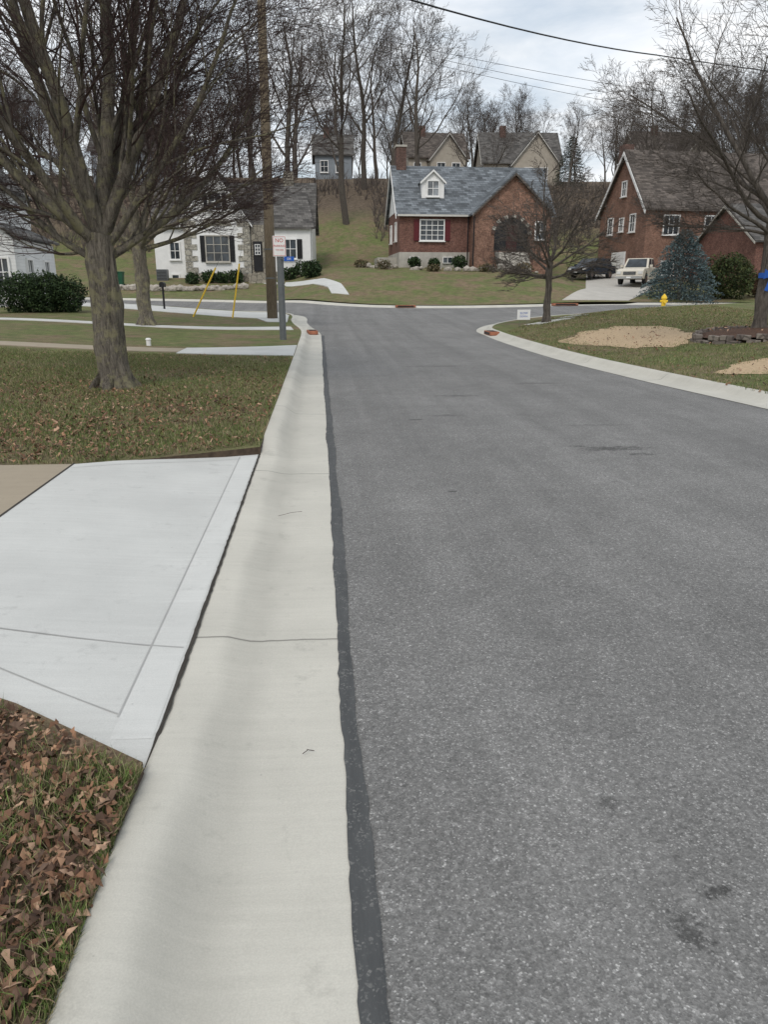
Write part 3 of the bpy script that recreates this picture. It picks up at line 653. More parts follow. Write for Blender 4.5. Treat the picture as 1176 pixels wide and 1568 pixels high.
# --- white tudor with fieldstone
e=empty('stone_and_white_house',(-13.1,61.5,2.25),R(-2))
pent_x(e,0,12.6,2.5,10,-1,4.2,7.6,WHITE); gable_roof_x(e,0,12.6,2.5,10,4.25,7.65,DARKR,.3)
bx(e,'wing_walls',8.9,12.5,1.0,2.55,-1,4.0,WHITE); 
mb=MB(); mb.ext([(8.6,.7,3.85),(12.85,.7,3.85),(12.0,4.9,7.3),(8.6,4.9,7.3)],(0,0,.14),DARKR); mb.obj('wing_roof',e)
pent_y(e,2.9,7.9,0,6,-1,4.3,7.95,WHITE,'gable_walls'); gable_roof_y(e,2.9,7.9,0,6.2,4.35,8.02,DARKR,.25); rake_y(e,2.9,7.9,-.26,4.35,8.02,.25,.12,WHITE)
mb=MB()
mb.ext([(3.05,0,-1),(7.8,0,-1),(7.8,0,.55),(3.05,0,.55)],(0,-.06,0),STONE)
for i in range(9):
    z=.6+i*.42; w=.55 if i%2 else .95
    mb.ext([(2.88,0,z),(2.88+w,0,z),(2.88+w,0,z+.38),(2.88,0,z+.38)],(0,-.06,0),QUOIN); mb.ext([(7.92-w,0,z),(7.92,0,z),(7.92,0,z+.38),(7.92-w,0,z+.38)],(0,-.06,0),QUOIN)
mb.ext([(4.2,0,4.0),(6.6,0,4.0),(6.3,0,4.5),(4.5,0,4.5)],(0,-.05,0),QUOIN)
mb.obj('stone_facing',e)
window(e,'window',(5.4,0,2.35),1.7,1.8,frame=FOUND,cols=3,rows=3); shutter(e,(4.28,0,2.35),.38,1.9,BLACK); shutter(e,(6.52,0,2.35),.38,1.9,BLACK)
window(e,'window',(5.4,0,5.7),.9,1.2,frame=WHITE); shutter(e,(4.7,0,5.7),.3,1.25,BLACK); shutter(e,(6.1,0,5.7),.3,1.25,BLACK)
bx(e,'entry_bay',7.95,8.95,.2,2.4,-1,4.1,STONE); bx(e,'front_door',8.1,8.8,.13,.19,.7,2.9,BLACK); window(e,'door_glass',(8.45,.13,2.3),.35,.7,cols=2,rows=3,sill=False,fr=.04)
bx(e,'door_step',7.8,9.1,-.9,.15,-.5,.55,STONE)
window(e,'window',(10.9,1.0,2.4),.9,1.35,frame=WHITE); shutter(e,(10.15,1,2.4),.4,1.45,BLACK); shutter(e,(11.65,1,2.4),.4,1.45,BLACK)
bx(e,'wing_stone_base',8.96,12.55,.93,1.0,-1,.7,STONE)
window(e,'window',(1.6,2.5,2.3),.7,1.2); window(e,'window',(1.5,2.5,.2),.5,.5,cols=1,rows=1)
bx(e,'chimney',10.2,11.0,5.9,6.7,6.5,8.7,STONE)
a=empty('ac_unit',(-12.2,62.2,2.2)); mb=MB(); mb.box((0,0,.45),(.8,.8,.9),STEEL)
for i in range(7): mb.box((0,-.41,.12+.11*i),(.74,.02,.05),BLACK)
mb.obj('casing',a,bevel=.03)

# --- right brick house
e=empty('brick_house',(27.0,63.0,2.1),R(5))
pent_x(e,0,13,0,8.6,-1,6.0,10.6,BRICK2); gable_roof_x(e,0,13,0,8.6,6.05,10.7,BRNR,.35,.16); rake_x(e,0,8.6,-.36,6.05,10.7,.35,.28,WHITE)
for y,z,w,h in((2.3,4.9,.8,1.3),(6.4,4.9,.8,1.3),(4.3,7.8,.7,1.1),(4.3,4.9,.6,1.0)): window(e,'window',(0,y,z),w,h,u=(0,-1),n=(-1,0))
mb=MB(); mb.box((-.04,4.4,1.5),(.06,2.6,2.3),WHITE)
for i in range(4): mb.box((-.085,4.4,.65+.56*i),(.03,2.4,.44),WHITE)
mb.obj('garage_door',e)
window(e,'window',(2.2,0,4.6),1.3,1.4,cols=3); window(e,'window',(6.0,0,4.6),1.5,1.4,cols=3); window(e,'window',(2.2,0,1.2),1.0,1.0); bx(e,'front_porch',4.0,8.2,-2.2,-.02,-.5,1.6,BRICK); 
bx(e,'chimney',.4,1.3,5.8,6.8,7,11.6,CHIM)
window(e,'window',(9.5,0,4.6),1.4,1.4,cols=3)

# --- brick bungalow at far right
e=empty('brick_bungalow',(30.9,53.0,1.5),R(0))
pent_x(e,0,12,0,9,-1.5,3.4,6.0,BRICK,'walls'); gable_roof_x(e,0,12,0,9,3.45,6.1,DARKR,.3); window(e,'window',(2,0,1.9),1.2,1.3,cols=3); rake_x(e,0,9,-.3,3.45,6.1,.3,.10,FOUND)

# --- white house at left edge
e=empty('white_house',(-23.0,36.4,.6),R(4))
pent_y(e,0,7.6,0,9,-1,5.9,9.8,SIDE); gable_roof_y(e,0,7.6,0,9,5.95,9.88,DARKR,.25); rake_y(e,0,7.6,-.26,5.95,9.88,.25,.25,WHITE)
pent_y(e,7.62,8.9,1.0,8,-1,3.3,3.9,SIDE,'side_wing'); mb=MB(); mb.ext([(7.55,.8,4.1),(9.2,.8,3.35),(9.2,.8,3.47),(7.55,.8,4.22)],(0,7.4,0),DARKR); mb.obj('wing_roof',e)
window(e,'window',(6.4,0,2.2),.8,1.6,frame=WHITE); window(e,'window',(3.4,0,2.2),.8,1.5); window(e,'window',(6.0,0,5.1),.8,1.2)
shutter(e,(5.75,0,2.2),.32,1.7,BLACK); shutter(e,(7.05,0,2.2),.32,1.7,BLACK)
window(e,'window',(8.3,1.0,1.8),.5,1.2); window(e,'window',(8.9,3.0,1.8),.8,1.2,u=(0,1),n=(1,0)); window(e,'window',(8.9,6.0,1.8),.8,1.2,u=(0,1),n=(1,0))
mb=MB(); mb.ext([(1.5,-1.8,2.9),(5.4,-1.8,2.9),(5.4,-1.8,3.05),(1.5,-1.8,3.05)],(0,1.78,.35),DARKR)
for x in(1.7,3.4,5.2): mb.tube([(x,-1.7,-.5),(x,-1.7,2.9)],.07,8,WHITE)
mb.obj('porch',e)

def hill_house(x,y,w,d,wall,roof,front=True,gw=.45,hh=5,rz=0,dz=0,rh=3.2):
    e=empty('hilltop_house',(x,y,H(x,y)+dz),R(rz))
    pent_x(e,0,w,0,d,-2,hh,hh+rh,wall); gable_roof_x(e,0,w,0,d,hh+.05,hh+rh+.08,roof,.35,.18); rake_x(e,0,d,-.36,hh+.05,hh+rh+.08,.35,.15,TRIM)
    if front:
        a=w*(1-gw)-.5; b=w-.5
        pent_y(e,a,b,-1.4,d*.5,-2,hh-.4,hh+rh-.7,wall,'front_gable'); gable_roof_y(e,a,b,-1.4,d*.5,hh-.35,hh+rh-.62,roof,.3); rake_y(e,a,b,-1.71,hh-.35,hh+rh-.62,.3,.13,TRIM)
        window(e,'window',((a+b)/2-1,-1.4,hh-1.6),1,1.3); window(e,'window',((a+b)/2+1,-1.4,hh-1.6),1,1.3)
    for k in range(2): window(e,'window',(1.2+k*2,0,hh-1.5),.9,1.3)
    for k in range(2): window(e,'window',(1.2+k*2,0,hh-4.0),.9,1.3)
    bx(e,'chimney',w*.25,w*.25+.8,d*.4,d*.4+.8,hh,hh+rh+1.0,CHIM); return e
hill_house(-.1,106,4.8,7,GREYS,DARKR,False,hh=3.2,rh=2.6)
hill_house(12.2,106,8.0,7,TAN,BRNR,True,.6,hh=3.1,rz=4,rh=3.2)
hill_house(22.5,107,10.4,8,TAN,DARKR,True,.6,hh=2.7,rz=-3,rh=4.0)
hill_house(-28,104,10,8,GREYS,DARKR,False,hh=4); hill_house(46,112,12,8,TAN,BRNR,True,hh=4)

# ------------------------------------------------------------------ vehicles
def wheels(e,xs,hw,r):
    for x in xs:
        for s in(-1,1):
            mb=MB(); mb.tube([(x,s*(hw-.22),r),(x,s*(hw+.01),r)],r,20,RUBBER); mb.tube([(x,s*(hw),r),(x,s*(hw+.03),r)],r*.62,14,CHROME)
            mb.obj('wheel',e)
def vehicle(name,loc,rz,kind,paint):
    e=empty(name,loc,rz)
    if kind=='truck':
        Lh,hw,r=2.8,.98,.39; belt=1.24; hood=1.16; cab=[(-.95,1.24),(1.25,1.20),(.62,1.90),(-.75,1.92)]; wx=(-1.75,1.75)
    else:
        Lh,hw,r=2.25,.90,.34; belt=1.02; hood=.96; cab=[(-1.75,1.02),(1.25,.98),(.45,1.58),(-1.45,1.60)] ; wx=(-1.35,1.4)
    prof_=[(-Lh,.42),(-Lh-.02,belt-.15),(-Lh+.06,belt),(1.2,belt-.02),(Lh-.35,hood-.04),(Lh-.05,hood-.18),(Lh,.72),(Lh+.02,.45)]
    for x in(wx[1],wx[0]):
        prof_+=[(x+(r+.08)*math.cos(a),max(.32,r+(r+.08)*math.sin(a))) for a in [math.pi*i/8 for i in range(9)]]
    mb=MB(); mb.ext([(x,-hw,z) for x,z in prof_],(0,2*hw,0),paint); mb.obj('body',e,bevel=.04)
    ti=.86; c=cab
    b=[(c[0][0],-hw+.05,c[0][1]-.02),(c[1][0],-hw+.05,c[1][1]-.02),(c[1][0],hw-.05,c[1][1]-.02),(c[0][0],hw-.05,c[0][1]-.02)]
    t=[(c[3][0],-hw*ti+.05,c[3][1]),(c[2][0],-hw*ti+.05,c[2][1]),(c[2][0],hw*ti-.05,c[2][1]),(c[3][0],hw*ti-.05,c[3][1])]
    mb=MB(); mb.add(b+t,[(0,1,5,4),(1,2,6,5),(2,3,7,6),(3,0,4,7),(4,5,6,7)],paint); mb.obj('cab',e,bevel=.03)
    def pane(q,ins,off):
        q=[Vector(v) for v in q]; ce=sum(q,Vector())/4; nn=(q[1]-q[0]).cross(q[3]-q[0]).normalized()
        if nn.dot(ce-Vector((0,0,1)))<0: nn=-nn
        mb.add([ce+(v-ce)*ins+nn*off for v in q],[(0,1,2,3)],GLASS)
    mb=MB(); pane((b[1],b[2],t[2],t[1]),.84,.012); pane((b[0],b[3],t[3],t[0]),.8,.012)
    for i,j in((0,1),(3,2)):
        B0,B1,T0,T1=map(Vector,(b[i],b[j],t[i],t[j])); bm_=B0.lerp(B1,.47); tm=T0.lerp(T1,.47)
        pane((B0,bm_,tm,T0),.80,.012); pane((bm_,B1,T1,tm),.80,.012)
    mb.obj('glazing',e)
    mb=MB(); mb.box((Lh+.02,0,.80 if kind=='truck' else .66),(.05,.9,.22 if kind=='truck' else .16),BLACK)
    for i in range(3): mb.box((Lh+.05,0,.73+.07*i if kind=='truck' else .61+.05*i),(.03,.9,.02),CHROME)
    for s in(-1,1): mb.box((Lh-.0,s*(hw-.2),.84 if kind=='truck' else .72),(.09,.32,.2 if kind=='truck' else .14),LAMPG); mb.box((.95,s*(hw+.1),1.34 if kind=='truck' else 1.06),(.1,.2,.16),paint)
    mb.box((Lh+.08,0,.5),(.14,hw*1.95,.17),CHROME if kind=='truck' else paint); mb.box((-Lh-.06,0,.5),(.1,hw*1.9,.15),CHROME if kind=='truck' else paint)
    mb.box((Lh+.155,0,.5),(.012,.32,.1),WHITE)
    if kind=='truck': mb.box((-1.9,0,1.252),(1.6,1.6,.012),BLACK)
    mb.obj('trim',e); wheels(e,wx,hw,r)
    return e
PT=simple('champagne_paint',(.58,.54,.46),.4,.05,metal=0); PD=simple('dark_blue_paint',(.03,.04,.055),.25,.1,metal=.2)
vehicle('pickup_truck',(24.4,57.4,flz(24.4,57.4)+.04),math.atan2(-.80,-.60),'truck',PT)
vehicle('parked_car',(22.7,63.0,flz(22.7,63.0)+.04),math.atan2(-.62,-.78),'car',PD)

# ------------------------------------------------------------------ street furniture
PX=(-2.1,34.5); zb=llz(*PX)
e=empty('utility_pole',(PX[0],PX[1],zb)); mb=MB(); mb.tube([(0,0,-.3),(.02,0,4),(.05,0,8),(.12,0,16.5)],[.24,.22,.20,.145],14,POLEM); mb.obj('pole',e,smooth=True)
mb=MB(); mb.box((.12,0,15.6),(2.4,.1,.12),POLEM)
for x in(-.9,0,1.0): mb.tube([(x+.1,0,15.66),(x+.1,0,15.9)],.04,8,STEEL)
for z in(1.7,2.9): mb.tube([(0,0,z),(0,0,z+.05)],.24,12,STEEL)
mb.tube([(.21,-.06,0),(.19,-.06,6)],.03,6,STEEL); mb.obj('crossarm_and_conduit',e)
for nm,(gx,gy),top in(('guy_wire_guard',(-5.6,34.6),6.6),('guy_wire_guard',(-3.9,34.8),9.5)):
    e2=empty(nm,(0,0,0)); z0=llz(gx,gy); a=Vector((gx,gy,z0)); b=Vector((PX[0],PX[1],zb+top)); d=(b-a).normalized()
    mb=MB(); mb.tube([a-d*.2,a+d*2.35],.035,8,YEL); mb.obj('guard',e2); mb=MB(); mb.tube([a+d*2.3,b],.008,5,STEEL); mb.obj('wire',e2)
SX=(-1.12,23.2); zb=llz(*SX); e=empty('no_parking_sign',(SX[0],SX[1],zb),R(-3))
mb=MB(); mb.ext([(-.10,.03,-.2),(-.035,-.045,-.2),(.035,-.045,-.2),(.10,.03,-.2)],(0,0,3.0),STEEL); mb.tube([(.0,.07,-.2),(.0,.07,2.5)],.08,8,STEEL); mb.obj('post',e)
mb=MB(); mb.box((0,-.06,2.68),(.38,.012,.57),WHITE); mb.obj('panel',e,bevel=.005)
mb=MB()
for s in(-1,1): mb.box((s*.172,-.0675,2.68),(.009,.002,.53),RED); mb.box((0,-.0675,2.68+s*.26),(.335,.002,.009),RED)
mb.obj('border',e)
def text(e,s,loc,size,mat):
    c=bpy.data.curves.new('lettering','FONT'); c.body=s; c.size=size; c.align_x='CENTER'; c.extrude=.001; c.materials.append(mat)
    o=bpy.data.objects.new('lettering',c); COL.objects.link(o); o.parent=e; o.location=loc; o.rotation_euler=(R(90),0,0)
text(e,'NO',(0,-.069,2.79),.15,RED); text(e,'PARKING',(0,-.069,2.66),.082,RED); text(e,'THIS SIDE',(0,-.069,2.56),.055,RED)
mb=MB(); mb.box((.27,-.05,2.33),(.3,.012,.13),BLUE); mb.box((.1,-.045,2.33),(.2,.02,.03),STEEL); mb.obj('street_plate',e); text(e,'DR',(.27,-.058,2.30),.09,WHITE)
def inlet(x,y,rz,w=1.0):
    e=empty('storm_inlet',(x,y,H(x,y)),rz); mb=MB(); mb.box((0,0,.075),(w,.34,.13),ORANGE); mb.obj('rim',e,bevel=.02)
    mb=MB(); mb.box((0,-.172,.075),(w*.8,.012,.07),BLACK)
    for i in range(5): mb.box((-w*.32+i*w*.16,0,.143),(.05,.24,.012),BLACK)
    mb.obj('grate',e)
inlet(-.27,27.2,R(95),.9); inlet(6.05,26.4,R(-90),1.0); inlet(5.1,45.2,R(0),1.2)
inlet(15,45.9,R(3),1.6)
hx=(17.6,38.0); e=empty('fire_hydrant',(hx[0],hx[1],rlz(*hx))); mb=MB()
mb.tube([(0,0,0),(0,0,.06),(0,0,.07),(0,0,.5),(0,0,.52),(0,0,.56),(0,0,.64),(0,0,.7),(0,0,.76)],[.17,.17,.11,.11,.15,.15,.12,.06,.03],12,YEL)
mb.tube([(-.19,0,.4),(.19,0,.4)],.06,8,YEL); mb.tube([(0,-.2,.36),(0,0,.36)],.075,8,YEL); mb.obj('barrel',e)
ys=(7.5,27.6); e=empty('yard_sign',(ys[0],ys[1],rlz(*ys)),R(6)); mb=MB(); mb.box((0,0,.45),(.5,.01,.36),WHITE); mb.tube([(-.15,.01,-.1),(-.15,.01,.5)],.006,5,STEEL); mb.tube([(.15,.01,-.1),(.15,.01,.5)],.006,5,STEEL); mb.obj('board',e); text(e,'SLOW',(0,-.008,.47),.11,BLUE); text(e,'DOWN',(0,-.008,.36),.09,BLUE)
mx=(-7.7,39.0); e=empty('mailbox',(mx[0],mx[1],llz(*mx))); mb=MB(); mb.tube([(0,0,-.1),(0,0,1.05)],.05,8,BLACK); pr=[(-.12,-.25,1.05),(.12,-.25,1.05)]+[(.12*math.cos(a),-.25,1.2+.1*math.sin(a)) for a in [math.pi*i/6 for i in range(7)]]; mb.ext(pr,(0,.5,0),BLACK); mb.obj('box_and_post',e)
for x in(-15.4,-14.6):
    e=empty('wheelie_bin',(x,58.5,flz(x,58.5))); mb=MB(); mb.add([(-.22,-.25,.08),(.22,-.25,.08),(.22,.25,.08),(-.22,.25,.08),(-.29,-.33,1.0),(.29,-.33,1.0),(.29,.33,1.0),(-.29,.33,1.0)],[(0,1,5,4),(1,2,6,5),(2,3,7,6),(3,0,4,7),(4,5,6,7),(0,3,2,1)],GREENB)
    mb.box((0,0,1.04),(.62,.72,.08),GREENB); mb.obj('body',e,bevel=.02); mb=MB(); mb.tube([(-.27,.28,.12),(.27,.28,.12)],.12,10,RUBBER); mb.obj('wheels',e)
us=(-4.6,20.8); e=empty('utility_marker',(us[0],us[1],llz(*us))); mb=MB(); mb.tube([(0,0,-.05),(0,0,.14),(0,0,.16),(0,0,.20)],[.06,.06,.08,.05],10,WHITE); mb.obj('cap',e)
e=empty('iron_fence',(0,0,0)); mb=MB(); pts=[(-18.0,31.4),(-13.0,32.2)]
a=Vector(pts[0]);b=Vector(pts[1])
for i in range(43):
    p=a.lerp(b,i/42); z=llz(p.x,p.y); mb.tube([(p.x,p.y,z),(p.x,p.y,z+1.0)],.013 if i%7 else .035,5,BLACK)
for h in(.15,.93): mb.tube([(p.x,p.y,llz(p.x,p.y)+h) for p in [a.lerp(b,i/10) for i in range(11)]],.022,5,BLACK)
mb.obj('rails_and_pickets',e)
def rockline(name,pts,n,s,zf,seed,mat=ROCK):
    rg=random.Random(seed); mb=MB(); P=catmull(pts,.2)
    for i in range(n):
        p=P[int(rg.random()*(len(P)-1))] if n>len(P) else P[int(i*(len(P)-1)/n)]
        c=Vector((p.x+rg.gauss(0,.08),p.y+rg.gauss(0,.08),zf(p.x,p.y)+s*.15+rg.random()*s*.5))
        bm=bmesh.new(); bmesh.ops.create_icosphere(bm,subdivisions=1,radius=s*rg.uniform(.6,1.2))
        sx,sy,sz=rg.uniform(.8,1.5),rg.uniform(.7,1.1),rg.uniform(.5,.9)
        vs=[(c.x+v.co.x*sx*rg.uniform(.85,1.15),c.y+v.co.y*sy*rg.uniform(.85,1.15),c.z+v.co.z*sz*rg.uniform(.85,1.15)) for v in bm.verts]
        fs=[tuple(v.index for v in f.verts) for f in bm.faces]; mb.add(vs,fs,mat); bm.free()
    return mb.obj(name)
rockline('garden_stone_wall',[(-14.5,57.5),(-11,57),(-8,57.2),(-5.4,58)],190,.28,flz,1)
rockline('garden_rocks',[(7,59.0),(10,58.2),(12,58),(14,58.4),(17,58)],17,.30,flz,2)
rockline('garden_rocks',[(3.5,64),(4.5,61),(6.3,60.3)],12,.28,flz,3)
rg=random.Random(4); mb=MB()
for r_,zo in((1.38,.0),(1.36,.12)):
    for i in range(26):
        if zo and i%9==4: continue
        a=2*math.pi*(i+.5*(zo>0)+rg.uniform(-.1,.1))/26; rr=r_*(1+.07*math.sin(2*a+1)+rg.uniform(-.015,.015)); x=T3[0]+math.cos(a)*rr; y=T3[1]+math.sin(a)*rr
        mb.box((x,y,rlz(x,y)+.0+zo),(.17,rg.uniform(.24,.31),.115),BLOCK,Matrix.Rotation(a+rg.uniform(-.12,.12),3,'Z')@Matrix.Rotation(rg.uniform(-.06,.06),3,'X'))
mb.obj('stone_tree_ring',bevel=.015)
drape('mulch_bed',[(T3[0]+1.28*(1+.07*math.sin(2*a+1))*math.cos(a),T3[1]+1.28*(1+.07*math.sin(2*a+1))*math.sin(a)) for a in [2*math.pi*i/24 for i in range(24)]],lambda x,y:rlz(x,y)+.09+.14*(1-min(1,math.hypot(x-T3[0],y-T3[1])/1.4)),MULCH,.25)
mb=MB(); x,y=T3; z=rlz(x,y)+1.35; mb.tube([(x,y,z),(x,y,z+.12)],.165,12,BLUE)
for s in(-1,1): mb.ext([(x-.03*s,y-.2,z+.05),(x-.03*s+s*.22,y-.25,z+.2),(x-.03*s+s*.24,y-.25,z-.02)],(0,-.03,0),BLUE); mb.ext([(x,y-.2,z+.06),(x+s*.05,y-.22,z-.3),(x+s*.13,y-.22,z-.28)],(0,-.015,0),BLUE)
mb.obj('blue_ribbon')
def wire(name,a,b,sag,r=.012):
    a=Vector(a);b=Vector(b); mb=MB(); n=30
    mb.tube([a.lerp(b,i/n)-Vector((0,0,sag*4*(i/n)*(1-i/n))) for i in range(n+1)],r,5,BLACK); mb.obj(name)
wire('overhead_cable',(-20,-3,7.9),(11,26.2,8.85),1.4,.020); wire('overhead_cable',(11,26.2,8.85),(40,32,9.2),.4,.018)
e=empty('utility_pole',(-20,-3,0)); mb=MB(); mb.tube([(0,0,-.3),(0,0,8.4)],[.2,.14],12,POLEM); mb.obj('pole',e)
for dz in(0,.8,1.7): wire('overhead_cable',(PX[0],PX[1],12+dz*.2),(48,60,13.4+dz),1.2,.010)

# ------------------------------------------------------------------ ground cover
rg=np.random.default_rng(12)
def scatter(poly,n,zf):
    poly=[(float(a),float(b)) for a,b in poly]; xs=[p[0] for p in poly]; ys=[p[1] for p in poly]
    x=rg.uniform(min(xs),max(xs),n*4); y=rg.uniform(min(ys),max(ys),n*4); k=inpoly(x,y,poly); x=x[k][:n]; y=y[k][:n]
    return x,y,np.array([zf(a,b) for a,b in zip(x,y)])
def clump(x,y,f=1.0): return .5+.25*np.sin(x*3.1*f+1.3*np.sin(y*2.3*f))+.25*np.sin(y*3.7*f+1.7*np.sin(x*1.9*f+2))
def blades(name,x,y,z,hmin,hmax,w,cols):
    n=len(x); a=rg.random(n)*6.28; h=rg.uniform(hmin,hmax,n); ln=rg.uniform(.1,.9,n)*h; b=rg.random(n)*6.28
    dx=np.cos(a)*w/2; dy=np.sin(a)*w/2
    V=np.empty((n,5,3)); base=np.stack([x,y,z],1); off=np.stack([dx,dy,np.zeros(n)],1)
    m=base+np.stack([np.cos(b)*ln*.35,np.sin(b)*ln*.35,h*.6],1); t=base+np.stack([np.cos(b)*ln,np.sin(b)*ln,h],1)
    V[:,0]=base-off;V[:,1]=base+off;V[:,2]=m+off*.7;V[:,3]=m-off*.7;V[:,4]=t
    i=np.arange(n)*5; F=[]
    for k in i.tolist(): F.append((k,k+1,k+2,k+3)); F.append((k+3,k+2,k+4))
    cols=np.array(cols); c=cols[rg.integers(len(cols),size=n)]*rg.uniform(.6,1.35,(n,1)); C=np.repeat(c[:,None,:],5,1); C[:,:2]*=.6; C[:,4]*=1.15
    return colmesh(name,V.reshape(-1,3),F,C.reshape(-1,3))
GC=[(.12,.165,.045),(.16,.21,.06),(.10,.145,.04),(.28,.25,.13),(.33,.27,.17),(.20,.19,.09)]
GN=[(.12,.18,.045),(.17,.24,.065),(.10,.15,.04),(.28,.26,.13),(.32,.27,.16)]
def leavesobj(name,x,y,z,smin,smax,cols,lift=.02,tilt=.55):
    n=len(x); V=np.empty((n,8,3)); s=rg.uniform(smin,smax,n); a=rg.random(n)*6.28
    prof8=np.array([(-.5,0,.0),(-.25,.22,1),(.05,.15,.5),(.22,.26,1),(.55,0,.2),(.22,-.26,1),(.05,-.15,.5),(-.25,-.22,1)])
    curl=rg.uniform(-.1,1.0,n); nx=rg.normal(size=n)*tilt*.7; ny=rg.normal(size=n)*tilt*.7; zz=rg.uniform(0,lift,n); wd=rg.uniform(.45,1.1,n)
    for k,(px,py,pc) in enumerate(prof8):
        px=px*(1+rg.normal(size=n)*.15); py=py*(1+rg.normal(size=n)*.35)
        lx=px*s; ly=py*s*wd
        V[:,k,0]=x+lx*np.cos(a)-ly*np.sin(a); V[:,k,1]=y+lx*np.sin(a)+ly*np.cos(a)
        V[:,k,2]=z+.006+zz+s*.12+lx*nx+ly*ny+pc*curl*s*.38
    V[:,:,2]=np.maximum(V[:,:,2],z[:,None]+.004)
    F=[]
    for k in (np.arange(n)*8).tolist(): F+=[(k,k+1,k+7),(k+1,k+2,k+6,k+7),(k+2,k+3,k+5,k+6),(k+3,k+4,k+5)]
    cols=np.array(cols); c=cols[rg.integers(len(cols),size=n)]*rg.uniform(.5,1.3,(n,1)); C=np.repeat(c[:,None,:],8,1)
    C=C*rg.uniform(.75,1.2,(n,8,1))
    return colmesh(name,V.reshape(-1,3),F,C.reshape(-1,3))
LC=[(.21,.11,.065),(.31,.185,.115),(.14,.075,.045),(.40,.26,.175),(.085,.05,.033),(.26,.145,.085),(.18,.115,.08)]
nearp=[(BX+.012,.2),(BX+.004,2.12),(-1.2,2.56),(-2.2,3.16),(-3.4,3.45),(-3.4,.2)]
x,y,z=scatter(nearp,26000,llz); k=rg.random(len(x))<np.clip(.50+clump(x,y,1.4)*.7,0,1); leavesobj('leaf_litter',x[k],y[k],z[k],.016,.054,LC,.035,.75)
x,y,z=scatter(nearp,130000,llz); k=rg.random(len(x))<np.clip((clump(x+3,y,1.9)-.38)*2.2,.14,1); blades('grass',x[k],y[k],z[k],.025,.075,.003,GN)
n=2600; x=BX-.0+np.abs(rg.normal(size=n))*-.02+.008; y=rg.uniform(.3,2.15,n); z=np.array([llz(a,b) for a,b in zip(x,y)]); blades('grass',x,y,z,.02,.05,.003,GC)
midp=[(BX-.01,7.5),(BX-.01,17.6),(-4,18.4),(-11,18.6),(-11,6.72),(-2.25,6.72)]
x,y,z=scatter(midp,52000,llz); k=rg.random(len(x))<np.clip(1.3-(y-6.8)/7,.10,1)*np.clip(.25+clump(x,y,.5)*.9,0,1); leavesobj('leaf_litter',x[k],y[k],z[k],.025,.062,LC,.03,.7)
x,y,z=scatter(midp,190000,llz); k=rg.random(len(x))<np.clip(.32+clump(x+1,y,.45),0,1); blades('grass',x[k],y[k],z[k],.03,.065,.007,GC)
rp=[(6.75,10),(6.35,19),(6.45,26),(9,31),(14,34),(18,34),(16,10)]
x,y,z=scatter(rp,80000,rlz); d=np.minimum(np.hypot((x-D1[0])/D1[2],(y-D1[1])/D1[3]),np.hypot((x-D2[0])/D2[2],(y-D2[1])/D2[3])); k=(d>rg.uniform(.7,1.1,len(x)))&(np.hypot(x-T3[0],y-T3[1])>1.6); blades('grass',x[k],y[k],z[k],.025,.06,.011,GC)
x,y,z=scatter(rp,2400,rlz); leavesobj('leaf_litter',x,y,z,.05,.09,LC,.02)
n=120; aa=rg.random(n)*6.28; rr=rg.uniform(.2,1.25,n); x=T3[0]+rr*np.cos(aa); y=T3[1]+rr*np.sin(aa); leavesobj('leaf_litter',x,y,np.array([rlz(a,b)+.2 for a,b in zip(x,y)]),.05,.1,LC,.04)
mb=MB(); r2=random.Random(6)
for (x,y,l) in[(-.34,5.3,.20),(-.10,2.35,.045)]:
    a=r2.uniform(-.6,.9); pts=[(x+math.cos(a)*l*t+.008*math.sin(t*7),y+math.sin(a)*l*t+.015*math.sin(t*4),.0225+.012*(x<-.3)) for t in(0,.25,.5,.75,1)]; mb.tube(pts,.0015,5,TWIG)
mb.obj('fallen_twig')

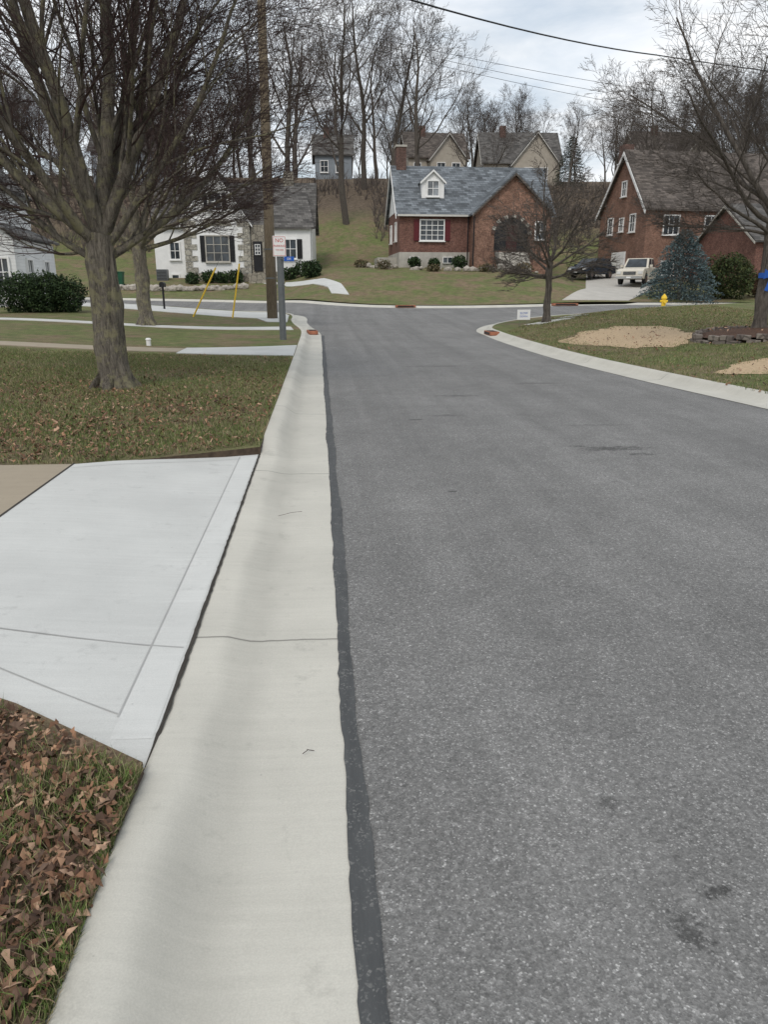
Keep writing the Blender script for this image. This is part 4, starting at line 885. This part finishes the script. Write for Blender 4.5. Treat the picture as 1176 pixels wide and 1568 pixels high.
# ------------------------------------------------------------------ sky + sun
w=bpy.data.worlds.new('World'); scene.world=w; w.use_nodes=True; nt=w.node_tree; bg=nt.nodes['Background']
SE,SR=R(48),R(200)
sky=N(nt,'ShaderNodeTexSky',sky_type='NISHITA',sun_disc=False,sun_elevation=SE,sun_rotation=SR); sky.air_density=1.2; sky.dust_density=2
tc=N(nt,'ShaderNodeTexCoord'); s=N(nt,'ShaderNodeSeparateXYZ'); nt.links.new(tc.outputs['Generated'],s.inputs[0])
zz=math_(nt,'ADD',math_(nt,'MAXIMUM',s.outputs[2],0),.12); cx=N(nt,'ShaderNodeCombineXYZ')
nt.links.new(math_(nt,'DIVIDE',s.outputs[0],zz),cx.inputs[0]); nt.links.new(math_(nt,'DIVIDE',s.outputs[1],zz),cx.inputs[1])
c1=noise(nt,cx.outputs[0],1.1,7,.55,.3); cf=ramp(nt,c1,[(.38,.68),(.60,1)])
c2=noise(nt,cx.outputs[0],1.3,7,.6,.5); cc=ramp(nt,c2,[(.38,(.63,.69,.755)),(.60,(.95,.96,.97))])
sc=N(nt,'ShaderNodeVectorMath',operation='SCALE'); nt.links.new(cc,sc.inputs[0]); sc.inputs['Scale'].default_value=7.7
nt.links.new(mix(nt,cf,sky.outputs[0],sc.outputs[0]),bg.inputs[0]); bg.inputs[1].default_value=.147
sl=bpy.data.lights.new('sun','SUN'); sl.energy=1.3; sl.angle=R(16); sl.color=(1,.94,.86); so=bpy.data.objects.new('sun',sl); COL.objects.link(so)
d=Vector((math.sin(SR)*math.cos(SE),math.cos(SR)*math.cos(SE),math.sin(SE))); so.rotation_euler=d.to_track_quat('Z','Y').to_euler()
scene.view_settings.view_transform='Standard'; scene.view_settings.look='None'; scene.view_settings.exposure=0

cam=bpy.data.cameras.new('camera'); co=bpy.data.objects.new('camera',cam); COL.objects.link(co)
cam.sensor_fit='VERTICAL'; cam.sensor_height=36; cam.sensor_width=27; cam.lens=26; cam.clip_end=3000; cam.clip_start=.05
co.location=(0,0,1.65); co.rotation_euler=(R(90-16.8),0,R(-4.83)); scene.camera=co
